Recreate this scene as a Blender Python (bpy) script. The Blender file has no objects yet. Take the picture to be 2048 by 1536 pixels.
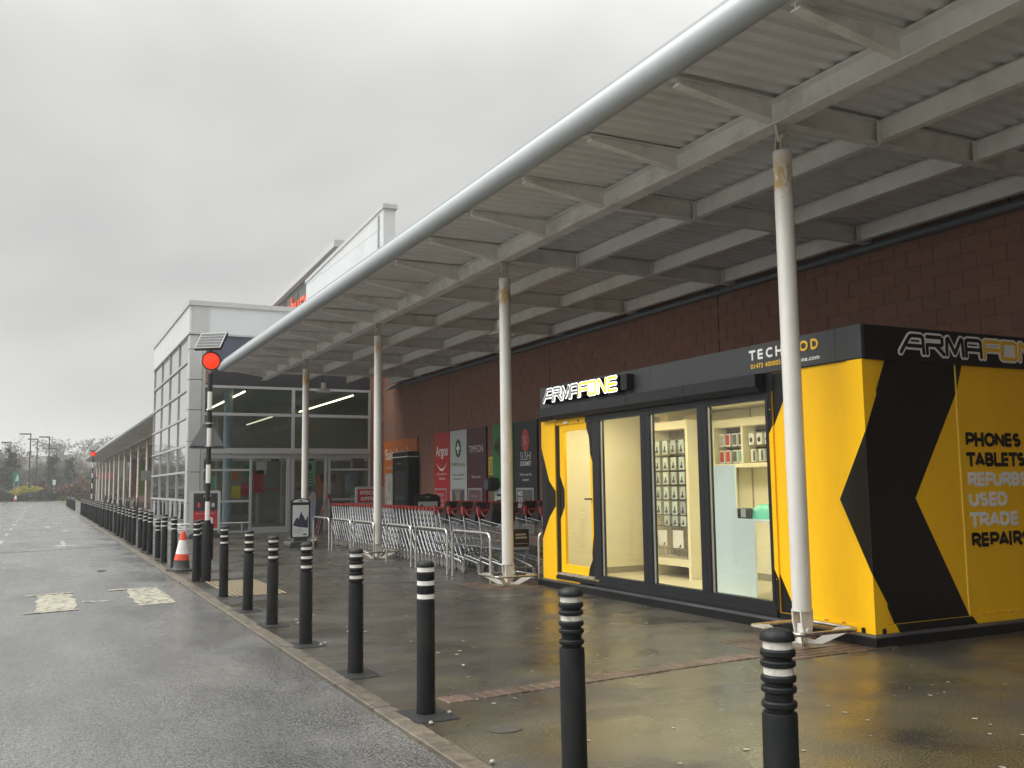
import bpy, bmesh, math, random
from mathutils import Vector, Matrix
R = math.radians
rnd = random.Random(7)
C = bpy.context.scene.collection
SC = bpy.context.scene

# ------------------------------------------------------------------ camera, light, exposure
cd = bpy.data.cameras.new('camera'); cam = bpy.data.objects.new('camera', cd); C.objects.link(cam)
SC.camera = cam
cd.sensor_width = 36.0; cd.lens = 33.22; cd.clip_end = 3000; cd.clip_start = 0.05
def cam_axes(yaw, pit, rol):
    cy, sy, cp, sp = math.cos(yaw), math.sin(yaw), math.cos(pit), math.sin(pit)
    f = Vector((sy*cp, cy*cp, sp)); r0 = Vector((cy, -sy, 0)); u0 = r0.cross(f)
    cr, sr = math.cos(rol), math.sin(rol)
    return cr*r0 + sr*u0, -sr*r0 + cr*u0, f
_r, _u, _f = cam_axes(0.461693, 0.106216, -0.0127065)
m = Matrix.Identity(4)
for i in range(3):
    m[i][0], m[i][1], m[i][2] = _r[i], _u[i], -_f[i]
m[2][3] = 1.5
cam.matrix_world = m

SUN_EL, SUN_AZ = R(48), R(-70)      # azimuth from +Y towards +X
wd = bpy.data.worlds.new('World'); SC.world = wd; wd.use_nodes = True
nt = wd.node_tree; nt.nodes.clear()
N = nt.nodes.new; L = nt.links.new
out = N('ShaderNodeOutputWorld'); bg1 = N('ShaderNodeBackground'); bg2 = N('ShaderNodeBackground'); mixs = N('ShaderNodeMixShader')
sky = N('ShaderNodeTexSky'); sky.sky_type = 'NISHITA'; sky.sun_disc = False; sky.sun_elevation = SUN_EL; sky.sun_rotation = SUN_AZ
sky.air_density = 1.0; sky.dust_density = 3.0
L(sky.outputs[0], bg1.inputs[0]); bg1.inputs[1].default_value = 0.1
tc = N('ShaderNodeTexCoord'); mp = N('ShaderNodeMapping'); mp.inputs['Scale'].default_value = (1.0, 1.0, 2.2)
mp.inputs['Rotation'].default_value = (0, 0, 0.9)
L(tc.outputs['Generated'], mp.inputs[0])
n1 = N('ShaderNodeTexNoise'); n1.inputs['Scale'].default_value = 1.5; n1.inputs['Detail'].default_value = 4; n1.inputs['Roughness'].default_value = .48
n1.inputs['Distortion'].default_value = .35
L(mp.outputs[0], n1.inputs['Vector'])
cr = N('ShaderNodeValToRGB'); e = cr.color_ramp.elements
e[0].position = .30; e[0].color = (.50, .507, .50, 1); e[1].position = .68; e[1].color = (.90, .89, .85, 1)
L(n1.outputs['Fac'], cr.inputs[0])
sx = N('ShaderNodeSeparateXYZ'); L(tc.outputs['Generated'], sx.inputs[0])
mr = N('ShaderNodeMapRange'); mr.interpolation_type = 'SMOOTHSTEP'; mr.inputs[1].default_value = .34; mr.inputs[2].default_value = .95; mr.inputs[3].default_value = .415; mr.inputs[4].default_value = 2.0
L(sx.outputs['Z'], mr.inputs[0])
vm = N('ShaderNodeVectorMath'); vm.operation = 'SCALE'; L(cr.outputs[0], vm.inputs[0]); L(mr.outputs[0], vm.inputs['Scale'])
L(vm.outputs[0], bg2.inputs[0]); bg2.inputs[1].default_value = 1.0
mixs.inputs[0].default_value = .97
L(bg1.outputs[0], mixs.inputs[1]); L(bg2.outputs[0], mixs.inputs[2]); L(mixs.outputs[0], out.inputs[0])

sl = bpy.data.lights.new('sun', 'SUN'); so = bpy.data.objects.new('sun', sl); C.objects.link(so)
sl.energy = 1.5; sl.angle = R(60); sl.color = (1, .985, .96)
sd = Vector((math.sin(SUN_AZ)*math.cos(SUN_EL), math.cos(SUN_AZ)*math.cos(SUN_EL), math.sin(SUN_EL)))
so.rotation_euler = sd.to_track_quat('Z', 'Y').to_euler(); so.location = (0, 0, 40)

vs = SC.view_settings; vs.view_transform = 'Standard'; vs.look = 'None'; vs.exposure = 1.08; vs.gamma = 1; vs.use_curve_mapping = False
cyc = SC.cycles
cyc.max_bounces = 7; cyc.diffuse_bounces = 4; cyc.glossy_bounces = 3; cyc.transparent_max_bounces = 12; cyc.transmission_bounces = 4
cyc.sample_clamp_indirect = 6; cyc.caustics_reflective = True; cyc.caustics_refractive = False
try: cyc.use_denoising = True
except Exception: pass

# ------------------------------------------------------------------ materials
MATS = {}
def mat(name, col, rough=.5, metal=0, spec=.5, var=0.0, vs_=6.0, bump=0.0, bs=60.0, dirt=None, dirt_amt=0.0, ds=1.5, rvar=0.0, emit=None, es=0, orand=0.0, coat=0, stretch=None, detail=5):
    """procedural painted / mineral surface: base colour with noise variation, patchy dirt, roughness variation and fine relief"""
    if name in MATS: return MATS[name]
    mt = bpy.data.materials.new(name); mt.use_nodes = True; MATS[name] = mt
    t = mt.node_tree; b = t.nodes['Principled BSDF']; n = t.nodes.new; l = t.links.new
    b.inputs['Base Color'].default_value = (*col, 1); b.inputs['Roughness'].default_value = rough
    b.inputs['Metallic'].default_value = metal; b.inputs['Specular IOR Level'].default_value = spec
    if coat: b.inputs['Coat Weight'].default_value = coat; b.inputs['Coat Roughness'].default_value = .08
    if emit: b.inputs['Emission Color'].default_value = (*emit, 1); b.inputs['Emission Strength'].default_value = es
    g = n('ShaderNodeNewGeometry'); vec = g.outputs['Position']
    if stretch:
        mpn = n('ShaderNodeMapping'); mpn.inputs['Scale'].default_value = stretch; l(vec, mpn.inputs[0]); vec = mpn.outputs[0]
    c = None
    if var:
        a = n('ShaderNodeTexNoise'); a.inputs['Scale'].default_value = vs_; a.inputs['Detail'].default_value = detail; a.inputs['Roughness'].default_value = .65
        l(vec, a.inputs['Vector'])
        r = n('ShaderNodeMapRange'); r.inputs[1].default_value = .3; r.inputs[2].default_value = .7; r.inputs[3].default_value = 1-var; r.inputs[4].default_value = 1+var
        l(a.outputs['Fac'], r.inputs[0])
        v = n('ShaderNodeVectorMath'); v.operation = 'SCALE'; v.inputs[0].default_value = col; l(r.outputs[0], v.inputs['Scale']); c = v.outputs[0]
        if rvar:
            r2 = n('ShaderNodeMapRange'); r2.inputs[1].default_value = .3; r2.inputs[2].default_value = .7
            r2.inputs[3].default_value = max(.03, rough-rvar); r2.inputs[4].default_value = min(1, rough+rvar)
            l(a.outputs['Fac'], r2.inputs[0]); l(r2.outputs[0], b.inputs['Roughness'])
    if orand:
        oi = n('ShaderNodeObjectInfo'); r = n('ShaderNodeMapRange'); r.inputs[3].default_value = 1-orand; r.inputs[4].default_value = 1+orand
        l(oi.outputs['Random'], r.inputs[0]); v = n('ShaderNodeVectorMath'); v.operation = 'SCALE'
        if c is None: v.inputs[0].default_value = col
        else: l(c, v.inputs[0])
        l(r.outputs[0], v.inputs['Scale']); c = v.outputs[0]
    if dirt:
        a = n('ShaderNodeTexNoise'); a.inputs['Scale'].default_value = ds; a.inputs['Detail'].default_value = 7; a.inputs['Roughness'].default_value = .7
        l(vec, a.inputs['Vector'])
        r = n('ShaderNodeMapRange'); r.inputs[1].default_value = .48; r.inputs[2].default_value = .72; r.inputs[3].default_value = 0; r.inputs[4].default_value = dirt_amt
        l(a.outputs['Fac'], r.inputs[0])
        mx = n('ShaderNodeMix'); mx.data_type = 'RGBA'
        l(r.outputs[0], mx.inputs['Factor'])
        if c is None: mx.inputs['A'].default_value = (*col, 1)
        else: l(c, mx.inputs['A'])
        mx.inputs['B'].default_value = (*dirt, 1); c = mx.outputs['Result']
    if c is not None: l(c, b.inputs['Base Color'])
    if bump:
        a = n('ShaderNodeTexNoise'); a.inputs['Scale'].default_value = bs; a.inputs['Detail'].default_value = 3
        l(vec, a.inputs['Vector']); bp = n('ShaderNodeBump'); bp.inputs['Strength'].default_value = bump; bp.inputs['Distance'].default_value = .01
        l(a.outputs['Fac'], bp.inputs['Height']); l(bp.outputs[0], b.inputs['Normal'])
    return mt

def stained_column(name):
    """white tube paint with old yellow-brown adhesive stains near the top and scuffs lower down"""
    mt = mat(name, (.66, .64, .59), .42, var=.05, vs_=5, dirt=(.45, .38, .27), dirt_amt=.45, ds=2.2, bump=.06, bs=20, stretch=(1, 1, .4))
    t = mt.node_tree; b = t.nodes['Principled BSDF']; n = t.nodes.new; l = t.links.new; src = b.inputs['Base Color'].links[0].from_socket
    g = n('ShaderNodeNewGeometry'); sp = n('ShaderNodeSeparateXYZ'); l(g.outputs['Position'], sp.inputs[0])
    def band(z0, z1, scale, thr, col, prev, st=.35):
        mp_ = n('ShaderNodeMapping'); mp_.inputs['Scale'].default_value = (1, 1, st); l(g.outputs['Position'], mp_.inputs[0])
        a = n('ShaderNodeTexNoise'); a.inputs['Scale'].default_value = scale; a.inputs['Detail'].default_value = 8; a.inputs['Roughness'].default_value = .75; l(mp_.outputs[0], a.inputs['Vector'])
        m1 = n('ShaderNodeMapRange'); m1.inputs[1].default_value = thr; m1.inputs[2].default_value = thr+.06; l(a.outputs['Fac'], m1.inputs[0])
        u1 = n('ShaderNodeMapRange'); u1.inputs[1].default_value = z0; u1.inputs[2].default_value = z0+.12; l(sp.outputs['Z'], u1.inputs[0])
        u2 = n('ShaderNodeMapRange'); u2.inputs[1].default_value = z1; u2.inputs[2].default_value = z1-.15; l(sp.outputs['Z'], u2.inputs[0])
        x1 = n('ShaderNodeMath'); x1.operation = 'MULTIPLY'; l(m1.outputs[0], x1.inputs[0]); l(u1.outputs[0], x1.inputs[1])
        x2 = n('ShaderNodeMath'); x2.operation = 'MULTIPLY'; l(x1.outputs[0], x2.inputs[0]); l(u2.outputs[0], x2.inputs[1])
        mx = n('ShaderNodeMix'); mx.data_type = 'RGBA'; l(x2.outputs[0], mx.inputs['Factor']); l(prev, mx.inputs['A']); mx.inputs['B'].default_value = (*col, 1); return mx.outputs['Result']
    c = band(4.22, 4.66, 9, .44, (.50, .34, .12), src); c = band(4.0, 4.8, 30, .60, (.20, .10, .04), c); c = band(.3, 2.6, 26, .68, (.20, .17, .13), c, 1.5)
    l(c, b.inputs['Base Color']); return mt

def emis(name, col, s):
    if name in MATS: return MATS[name]
    return mat(name, (.8*col[0], .8*col[1], .8*col[2]), .4, emit=col, es=s)

def glass(name, tint=(.9, .93, .92), ior=1.5, rough=0.0, wob=0.0, layers=1):
    if name in MATS: return MATS[name]
    mt = bpy.data.materials.new(name); mt.use_nodes = True; MATS[name] = mt
    t = mt.node_tree; t.nodes.clear(); n = t.nodes.new; l = t.links.new
    o = n('ShaderNodeOutputMaterial'); tr = n('ShaderNodeBsdfTransparent'); tr.inputs[0].default_value = (*tint, 1)
    gl = n('ShaderNodeBsdfGlossy'); gl.inputs['Roughness'].default_value = rough
    fr = n('ShaderNodeFresnel'); mx = n('ShaderNodeMixShader'); ge = n('ShaderNodeNewGeometry'); ii = n('ShaderNodeMapRange')
    ii.inputs[3].default_value = ior; ii.inputs[4].default_value = 1/ior; l(ge.outputs['Backfacing'], ii.inputs[0]); l(ii.outputs[0], fr.inputs['IOR'])
    fo = fr.outputs[0]
    if layers > 1:      # sealed unit: several surfaces reflect
        q1 = n('ShaderNodeMath'); q1.operation = 'SUBTRACT'; q1.inputs[0].default_value = 1; l(fo, q1.inputs[1]); q2 = n('ShaderNodeMath'); q2.operation = 'POWER'; l(q1.outputs[0], q2.inputs[0]); q2.inputs[1].default_value = layers
        q3 = n('ShaderNodeMath'); q3.operation = 'SUBTRACT'; q3.inputs[0].default_value = 1; l(q2.outputs[0], q3.inputs[1]); fo = q3.outputs[0]
    l(fo, mx.inputs[0]); l(tr.outputs[0], mx.inputs[1]); l(gl.outputs[0], mx.inputs[2]); l(mx.outputs[0], o.inputs[0])
    if wob:
        a = n('ShaderNodeTexNoise'); a.inputs['Scale'].default_value = 1.3; g = n('ShaderNodeNewGeometry'); l(g.outputs['Position'], a.inputs['Vector'])
        bp = n('ShaderNodeBump'); bp.inputs['Strength'].default_value = wob; bp.inputs['Distance'].default_value = .02
        l(a.outputs['Fac'], bp.inputs['Height']); l(bp.outputs[0], gl.inputs['Normal'])
    return mt

def ground_mat(name, c0, c1, r0, r1, agg=.5, agg_scale=160, patch=(1.2, .35, 1), puddle=.0, rlow=.1, yellow_refl=None, speck=0.0):
    """wet asphalt: two tones in broad patches, aggregate grain, roughness that falls where water lies"""
    mt = bpy.data.materials.new(name); mt.use_nodes = True; MATS[name] = mt
    t = mt.node_tree; b = t.nodes['Principled BSDF']; n = t.nodes.new; l = t.links.new
    g = n('ShaderNodeNewGeometry'); P = g.outputs['Position']
    mpn = n('ShaderNodeMapping'); mpn.inputs['Scale'].default_value = patch; l(P, mpn.inputs[0])
    a = n('ShaderNodeTexNoise'); a.inputs['Scale'].default_value = 1.0; a.inputs['Detail'].default_value = 6; a.inputs['Roughness'].default_value = .62; l(mpn.outputs[0], a.inputs['Vector'])
    f = n('ShaderNodeTexNoise'); f.inputs['Scale'].default_value = agg_scale; f.inputs['Detail'].default_value = 2; l(P, f.inputs['Vector'])
    f2 = n('ShaderNodeTexNoise'); f2.inputs['Scale'].default_value = agg_scale*.28; f2.inputs['Detail'].default_value = 3; l(P, f2.inputs['Vector'])
    mx = n('ShaderNodeMix'); mx.data_type = 'RGBA'; mx.inputs['A'].default_value = (*c0, 1); mx.inputs['B'].default_value = (*c1, 1)
    r = n('ShaderNodeMapRange'); r.inputs[1].default_value = .33; r.inputs[2].default_value = .67; l(a.outputs['Fac'], r.inputs[0]); l(r.outputs[0], mx.inputs['Factor'])
    c = mx.outputs['Result']
    if yellow_refl:  # kiosk's yellow reflection on the wet ground, painted into the colour, fading along Y
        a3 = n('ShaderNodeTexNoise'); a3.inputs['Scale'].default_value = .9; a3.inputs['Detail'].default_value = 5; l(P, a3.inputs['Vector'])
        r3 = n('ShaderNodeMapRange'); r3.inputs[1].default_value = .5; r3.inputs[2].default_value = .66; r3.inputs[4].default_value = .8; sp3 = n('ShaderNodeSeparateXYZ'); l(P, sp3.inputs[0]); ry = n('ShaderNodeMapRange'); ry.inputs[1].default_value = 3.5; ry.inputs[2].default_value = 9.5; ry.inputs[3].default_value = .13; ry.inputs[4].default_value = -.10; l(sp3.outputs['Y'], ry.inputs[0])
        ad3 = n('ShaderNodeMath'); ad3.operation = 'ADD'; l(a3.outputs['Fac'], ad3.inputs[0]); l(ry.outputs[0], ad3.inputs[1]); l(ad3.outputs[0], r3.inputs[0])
        m3 = n('ShaderNodeMix'); m3.data_type = 'RGBA'; l(r3.outputs[0], m3.inputs['Factor']); l(c, m3.inputs['A']); m3.inputs['B'].default_value = (*yellow_refl, 1); c = m3.outputs['Result']
    ra = n('ShaderNodeMapRange'); ra.inputs[1].default_value = .3; ra.inputs[2].default_value = .7; ra.inputs[3].default_value = 1-agg; ra.inputs[4].default_value = 1+agg
    l(f.outputs['Fac'], ra.inputs[0]); v = n('ShaderNodeVectorMath'); v.operation = 'SCALE'; l(c, v.inputs[0]); l(ra.outputs[0], v.inputs['Scale'])
    l(v.outputs[0], b.inputs['Base Color'])
    a2 = n('ShaderNodeTexNoise'); a2.inputs['Scale'].default_value = 1.7; a2.inputs['Detail'].default_value = 2.5; a2.inputs['Roughness'].default_value = .6; a2.inputs['Distortion'].default_value = .4
    mp2 = n('ShaderNodeMapping'); mp2.inputs['Scale'].default_value = (patch[0]*.9, patch[1]*1.3, 1); mp2.inputs['Location'].default_value = (7.3, 2.1, 0); l(P, mp2.inputs[0]); l(mp2.outputs[0], a2.inputs['Vector'])
    rr = n('ShaderNodeMapRange'); rr.inputs[1].default_value = .35; rr.inputs[2].default_value = .66; rr.inputs[3].default_value = r0; rr.inputs[4].default_value = r1; l(a2.outputs['Fac'], rr.inputs[0])
    rg = rr.outputs[0]; bs = None
    if puddle:
        pr = n('ShaderNodeMapRange'); pr.inputs[1].default_value = 1-puddle; pr.inputs[2].default_value = 1-puddle+.12; l(a2.outputs['Fac'], pr.inputs[0])
        m4 = n('ShaderNodeMix'); m4.data_type = 'FLOAT'; l(pr.outputs[0], m4.inputs['Factor']); l(rg, m4.inputs['A']); m4.inputs['B'].default_value = rlow; rg = m4.outputs['Result']
        bs = n('ShaderNodeMath'); bs.operation = 'MULTIPLY_ADD'; l(pr.outputs[0], bs.inputs[0]); bs.inputs[1].default_value = -.9; bs.inputs[2].default_value = 1
    l(rg, b.inputs['Roughness'])
    ad = n('ShaderNodeMath'); ad.operation = 'ADD'; l(f.outputs['Fac'], ad.inputs[0]); l(f2.outputs['Fac'], ad.inputs[1])
    bp = n('ShaderNodeBump'); bp.inputs['Strength'].default_value = .55; bp.inputs['Distance'].default_value = .004
    if bs:
        q = n('ShaderNodeMath'); q.operation = 'MULTIPLY'; q.inputs[1].default_value = .55; l(bs.outputs[0], q.inputs[0]); l(q.outputs[0], bp.inputs['Strength'])
    l(ad.outputs[0], bp.inputs['Height']); l(bp.outputs[0], b.inputs['Normal'])
    b.inputs['Specular IOR Level'].default_value = .6
    return mt

def worn_paint(name, col, under, cover=.55, scale=9):
    mt = bpy.data.materials.new(name); mt.use_nodes = True; MATS[name] = mt
    t = mt.node_tree; b = t.nodes['Principled BSDF']; n = t.nodes.new; l = t.links.new
    g = n('ShaderNodeNewGeometry'); a = n('ShaderNodeTexNoise'); a.inputs['Scale'].default_value = scale; a.inputs['Detail'].default_value = 9; a.inputs['Roughness'].default_value = .75
    l(g.outputs['Position'], a.inputs['Vector']); r = n('ShaderNodeMapRange'); r.inputs[1].default_value = cover-.05; r.inputs[2].default_value = cover+.06; l(a.outputs['Fac'], r.inputs[0])
    mx = n('ShaderNodeMix'); mx.data_type = 'RGBA'; mx.inputs['A'].default_value = (*col, 1); mx.inputs['B'].default_value = (*under, 1)
    l(r.outputs[0], mx.inputs['Factor']); l(mx.outputs['Result'], b.inputs['Base Color']); b.inputs['Roughness'].default_value = .38
    f = n('ShaderNodeTexNoise'); f.inputs['Scale'].default_value = 150; l(g.outputs['Position'], f.inputs['Vector'])
    bp = n('ShaderNodeBump'); bp.inputs['Strength'].default_value = .4; bp.inputs['Distance'].default_value = .004; l(f.outputs['Fac'], bp.inputs['Height']); l(bp.outputs[0], b.inputs['Normal'])
    return mt

M = dict(
 road=ground_mat('wet_asphalt', (.060, .060, .059), (.118, .116, .110), .15, .38, .9, 75, (.9, .28, 1)),
 path=ground_mat('wet_footpath', (.028, .026, .021), (.056, .050, .041), .17, .48, .95, 80, patch=(.6, .5, 1), yellow_refl=(.078, .068, .036)),
 patch=mat('fresh_asphalt', (.017, .017, .018), .6, var=.6, vs_=50, bump=1.0, bs=70, spec=.3),
 kerb=mat('kerb_concrete', (.105, .088, .064), .4, var=.35, vs_=9, bump=.35, bs=120, dirt=(.05, .045, .035), dirt_amt=.8, ds=3, orand=.14, rvar=.15),
 brickpave=mat('paving_brick', (.09, .056, .040), .42, var=.25, vs_=25, bump=.4, bs=140, orand=.38, dirt=(.08, .065, .04), dirt_amt=.8, ds=3, rvar=.1),
 block=mat('red_block', (.25, .125, .085), .8, var=.12, vs_=5, bump=.4, bs=110, orand=.07, dirt=(.20, .11, .08), dirt_amt=.4, ds=1.1),
 mortar=mat('wall_mortar', (.20, .10, .072), .9, var=.2, vs_=8, bump=.3, bs=80),
 mjoint=mat('joint_sealant', (.02, .014, .012), .7),
 steel=mat('white_steel_paint', (.80, .785, .74), .5, var=.07, vs_=3, dirt=(.46, .41, .34), dirt_amt=.6, ds=2.4, bump=.08, bs=30),
 purlin=mat('galvanised_purlin', (.82, .81, .76), .45, var=.05, vs_=3, dirt=(.42, .38, .30), dirt_amt=.35, ds=1.2),
 deck=mat('deck_sheet', (.74, .73, .715), .55, var=.06, vs_=2, dirt=(.5, .46, .40), dirt_amt=.4, ds=.9),
 gutter=mat('gutter_grey', (.42, .455, .47), .35, metal=.0, var=.04, vs_=2, rvar=.06, coat=.2),
 flash=mat('flashing_grey', (.36, .38, .39), .45, var=.05),
 column=stained_column('column_white'),
 rust=mat('rusty_bracket', (.50, .45, .38), .6, var=.12, vs_=10, dirt=(.10, .045, .025), dirt_amt=.95, ds=11, bump=.2, bs=60),
 ringst=mat('worn_steel_rail', (.42, .40, .36), .3, metal=.85, var=.25, vs_=12, dirt=(.38, .28, .10), dirt_amt=.7, ds=5, rvar=.12),
 hoop=mat('stainless_hoop', (.62, .60, .55), .3, metal=.8, var=.08, vs_=8, rvar=.08),
 bollard=mat('bollard_rubber', (.006, .0075, .008), .5, spec=.28, var=.2, vs_=12, bump=.12, bs=45, dirt=(.030, .028, .023), dirt_amt=.5, ds=3, rvar=.12, stretch=(1, 1, .5)),
 bolwhite=mat('bollard_white', (.74, .73, .68), .45, var=.06, vs_=20, dirt=(.30, .27, .20), dirt_amt=.4, ds=9),
 bolband=mat('bollard_worn_band', (.66, .64, .57), .5, var=.1, vs_=20, dirt=(.12, .11, .08), dirt_amt=.9, ds=14),
 yellow=mat('kiosk_yellow', (.92, .515, .006), .42, spec=.22, var=.035, vs_=2.2, bump=.05, bs=3, stretch=(1, 1, .25), dirt=(.62, .33, .02), dirt_amt=.22, ds=2.5),
 black=mat('kiosk_black', (.007, .007, .007), .35, spec=.35, var=.15, vs_=3),
 vinyl=mat('black_vinyl', (.006, .006, .005), .25, spec=.35, var=.1, vs_=2),
 anth=mat('anthracite_panel', (.042, .046, .046), .4, spec=.4, var=.08, vs_=2.5, rvar=.06),
 anthd=mat('anthracite_frame', (.012, .013, .015), .38, spec=.35, var=.1, vs_=4),
 skirt=mat('black_skirting', (.006, .006, .006), .5, spec=.25, var=.3, vs_=3, dirt=(.022, .02, .018), dirt_amt=.3, ds=3),
 skirtf=mat('skirting_flashing', (.05, .05, .055), .3, var=.2, vs_=3),
 white=mat('white_plain', (.78, .78, .76), .5, var=.03),
 lwhite=mat('letter_white', (.78, .77, .74), .45, var=.03),
 lyel=mat('letter_yellow', (.80, .47, .03), .4, var=.03),
 ewhite=emis('lit_white', (1, 1, .97), .9), eyel=emis('lit_yellow', (1, .72, .01), .45), edark=emis('lit_grey_face', (.07, .07, .07), 1),
 silver=mat('cladding_silver', (.50, .51, .505), .38, metal=.25, var=.035, vs_=.8, dirt=(.36, .36, .34), dirt_amt=.35, ds=.7, rvar=.05),
 silverl=mat('parapet_silver', (.60, .62, .625), .42, metal=.15, var=.03, vs_=.7, dirt=(.42, .43, .43), dirt_amt=.4, ds=.5),
 cap=mat('capping_grey', (.46, .46, .46), .45, var=.05, vs_=1.5),
 mull=mat('mullion_grey', (.42, .43, .43), .4, metal=.3, var=.04),
 purple=mat('purple_panel', (.075, .08, .125), .3, var=.15, vs_=1.5),
 darkfas=mat('dark_fascia', (.020, .018, .020), .5, var=.2, vs_=2),
 glassb=glass('building_glass', (.60, .64, .63), 1.6, 0, .03, 3.5),
 glassf=glass('entrance_glass', (.80, .84, .82), 1.5, 0, .03, 2),
 glassk=glass('kiosk_glass', (.95, .96, .95), 1.38, 0, .02),
 frost=mat('frosted_screen', (.50, .58, .56), .25, emit=(.5, .6, .57), es=.12),
 cream=mat('cream_wall', (.80, .755, .55), .6, var=.03, vs_=2),
 creamf=mat('cream_floor', (.66, .60, .42), .35, var=.05, vs_=2),
 skirtb=mat('dark_skirting_board', (.30, .28, .20), .5),
 led=emis('led_tube', (1, .96, .58), 3.0), leds=emis('led_tube_dim', (.8, .78, .55), .6), ledk=emis('kiosk_ceiling_panel', (1, .90, .60), 11.0),
 trimd=mat('aged_fixing', (.50, .28, .03), .5), slat=mat('slat_back', (.30, .27, .20), .6, var=.2, vs_=9), chrome=mat('chrome_wire', (.55, .55, .55), .25, metal=1, var=.05),
 trol=mat('trolley_zinc', (.36, .375, .38), .32, metal=.7, var=.1, vs_=14, rvar=.08), tred=mat('trolley_red', (.22, .022, .02), .4, var=.15, vs_=18),
 tblack=mat('trolley_black', (.018, .017, .017), .45, var=.15, vs_=15), wheel=mat('wheel_rubber', (.13, .12, .11), .6, var=.2, vs_=30), wheelg=mat('wheel_hub', (.22, .21, .19), .5),
 coneo=mat('cone_orange', (.72, .075, .03), .5, var=.08, vs_=10, dirt=(.35, .07, .04), dirt_amt=.4, ds=8), conew=mat('cone_white', (.72, .72, .70), .45, var=.06, vs_=12, dirt=(.4, .38, .34), dirt_amt=.4, ds=9),
 coneb=mat('cone_base', (.05, .05, .048), .6, var=.25, vs_=14, bump=.3, bs=50),
 lampo=mat('beacon_orange', (.75, .05, .015), .35, emit=(1, .04, .008), es=.30), sign_back=mat('sign_back_grey', (.16, .175, .18), .5, var=.05),
 pv=mat('solar_cell', (.045, .05, .055), .5, spec=.3, var=.15, vs_=25), pvl=mat('solar_line', (.30, .31, .29), .5, spec=.3),
 red=mat('sign_red', (.50, .022, .02), .4, var=.03), maroon=mat('sign_maroon', (.085, .016, .028), .4, var=.03), grn=mat('sign_green', (.03, .20, .055), .4, var=.03),
 sblack=mat('sign_black', (.014, .015, .015), .4), orange=mat('sign_orange', (.46, .12, .02), .42, var=.03), sgrey=mat('sign_pale', (.52, .55, .54), .4, var=.02),
 dgreen=mat('logo_green', (.02, .075, .02), .4), lgreen=mat('logo_lime', (.25, .42, .04), .4), sred=mat('logo_red', (.5, .045, .03), .4), postr=mat('poster_red', (.50, .03, .035), .35, var=.1, vs_=9),
 postd=mat('poster_dark', (.05, .04, .05), .35, var=.4, vs_=7), ygl=mat('notice_yellow', (.62, .50, .02), .5), slate=mat('poster_grey', (.09, .10, .10), .4, var=.6, vs_=22), mauve=mat('poster_mauve', (.17, .09, .10), .4, var=.1),
 postw=mat('poster_white', (.70, .72, .70), .35, var=.03), navy=mat('poster_navy', (.04, .045, .075), .4, var=.5, vs_=30), gframe=mat('snap_frame', (.45, .46, .45), .35, metal=.4), brown=mat('poster_brown', (.30, .22, .17), .4, var=.4, vs_=14),
 lightw=mat('letter_offwhite', (.70, .68, .64), .5), dgry=mat('dark_plastic', (.035, .04, .042), .5, var=.15, vs_=12),
 hedge=mat('hedge_leaf', (.035, .045, .022), .7, var=.4, vs_=1.2), hedgeb=mat('brown_hedge', (.10, .052, .030), .8, var=.35, vs_=.6), fors=mat('yellow_blossom', (.34, .31, .03), .7, var=.3, vs_=2),
 ever=mat('evergreen_leaf', (.025, .042, .028), .8, var=.4, vs_=.8), bare=mat('bare_twig', (.095, .078, .055), .9, var=.3, vs_=.5, orand=.25), olive=mat('olive_scrub', (.085, .085, .042), .85, var=.35, vs_=.5, orand=.3), bark=mat('bark', (.06, .05, .04), .9),
 grass=mat('grass_verge', (.07, .11, .025), .8, var=.3, vs_=1, bump=.4, bs=30), soil=mat('earth', (.08, .065, .04), .9, var=.3, vs_=.3), hill=mat('hill_cover', (.055, .055, .035), .9, var=.4, vs_=.05),
 tact=mat('corduroy_slab', (.030, .023, .016), .3, var=.2, vs_=14, bump=.3, bs=80), tactb=mat('corduroy_rib', (.30, .24, .14), .45, var=.25, vs_=20, dirt=(.09, .07, .04), dirt_amt=.4, ds=5),
 wpaint=worn_paint('worn_white_paint', (.36, .36, .33), (.08, .08, .08), .50, 9), ypaint=worn_paint('worn_yellow_paint', (.40, .375, .27), (.085, .083, .075), .50, 14),
 gum=mat('chewing_gum', (.30, .29, .25), .6), plate=mat('mossy_plate', (.13, .11, .07), .6, var=.4, vs_=14, dirt=(.24, .22, .18), dirt_amt=.7, ds=9, bump=.4, bs=60), cover=mat('worn_cover', (.055, .052, .04), .5, var=.3, vs_=30, bump=.4, bs=60),
 lino=mat('lobby_floor', (.10, .10, .095), .3, var=.1, vs_=2), lobby=mat('lobby_wall', (.22, .245, .225), .6, var=.3, vs_=.8), lobc=mat('lobby_ceiling', (.30, .33, .31), .6, var=.2, vs_=.5), bluecol=mat('lobby_column', (.30, .38, .46), .4),
 glow=mat('shelf_light_box', (.55, .56, .50), .5), beige=mat('beige_panel', (.40, .36, .27), .5), plum=mat('case_red', (.42, .03, .025), .4), mint=mat('case_mint', (.10, .42, .30), .4), packb=mat('pack_card', (.42, .50, .50), .35, var=.25, vs_=40, orand=.25),
)
MATS['wet_footpath'].use_fake_user = True

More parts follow.
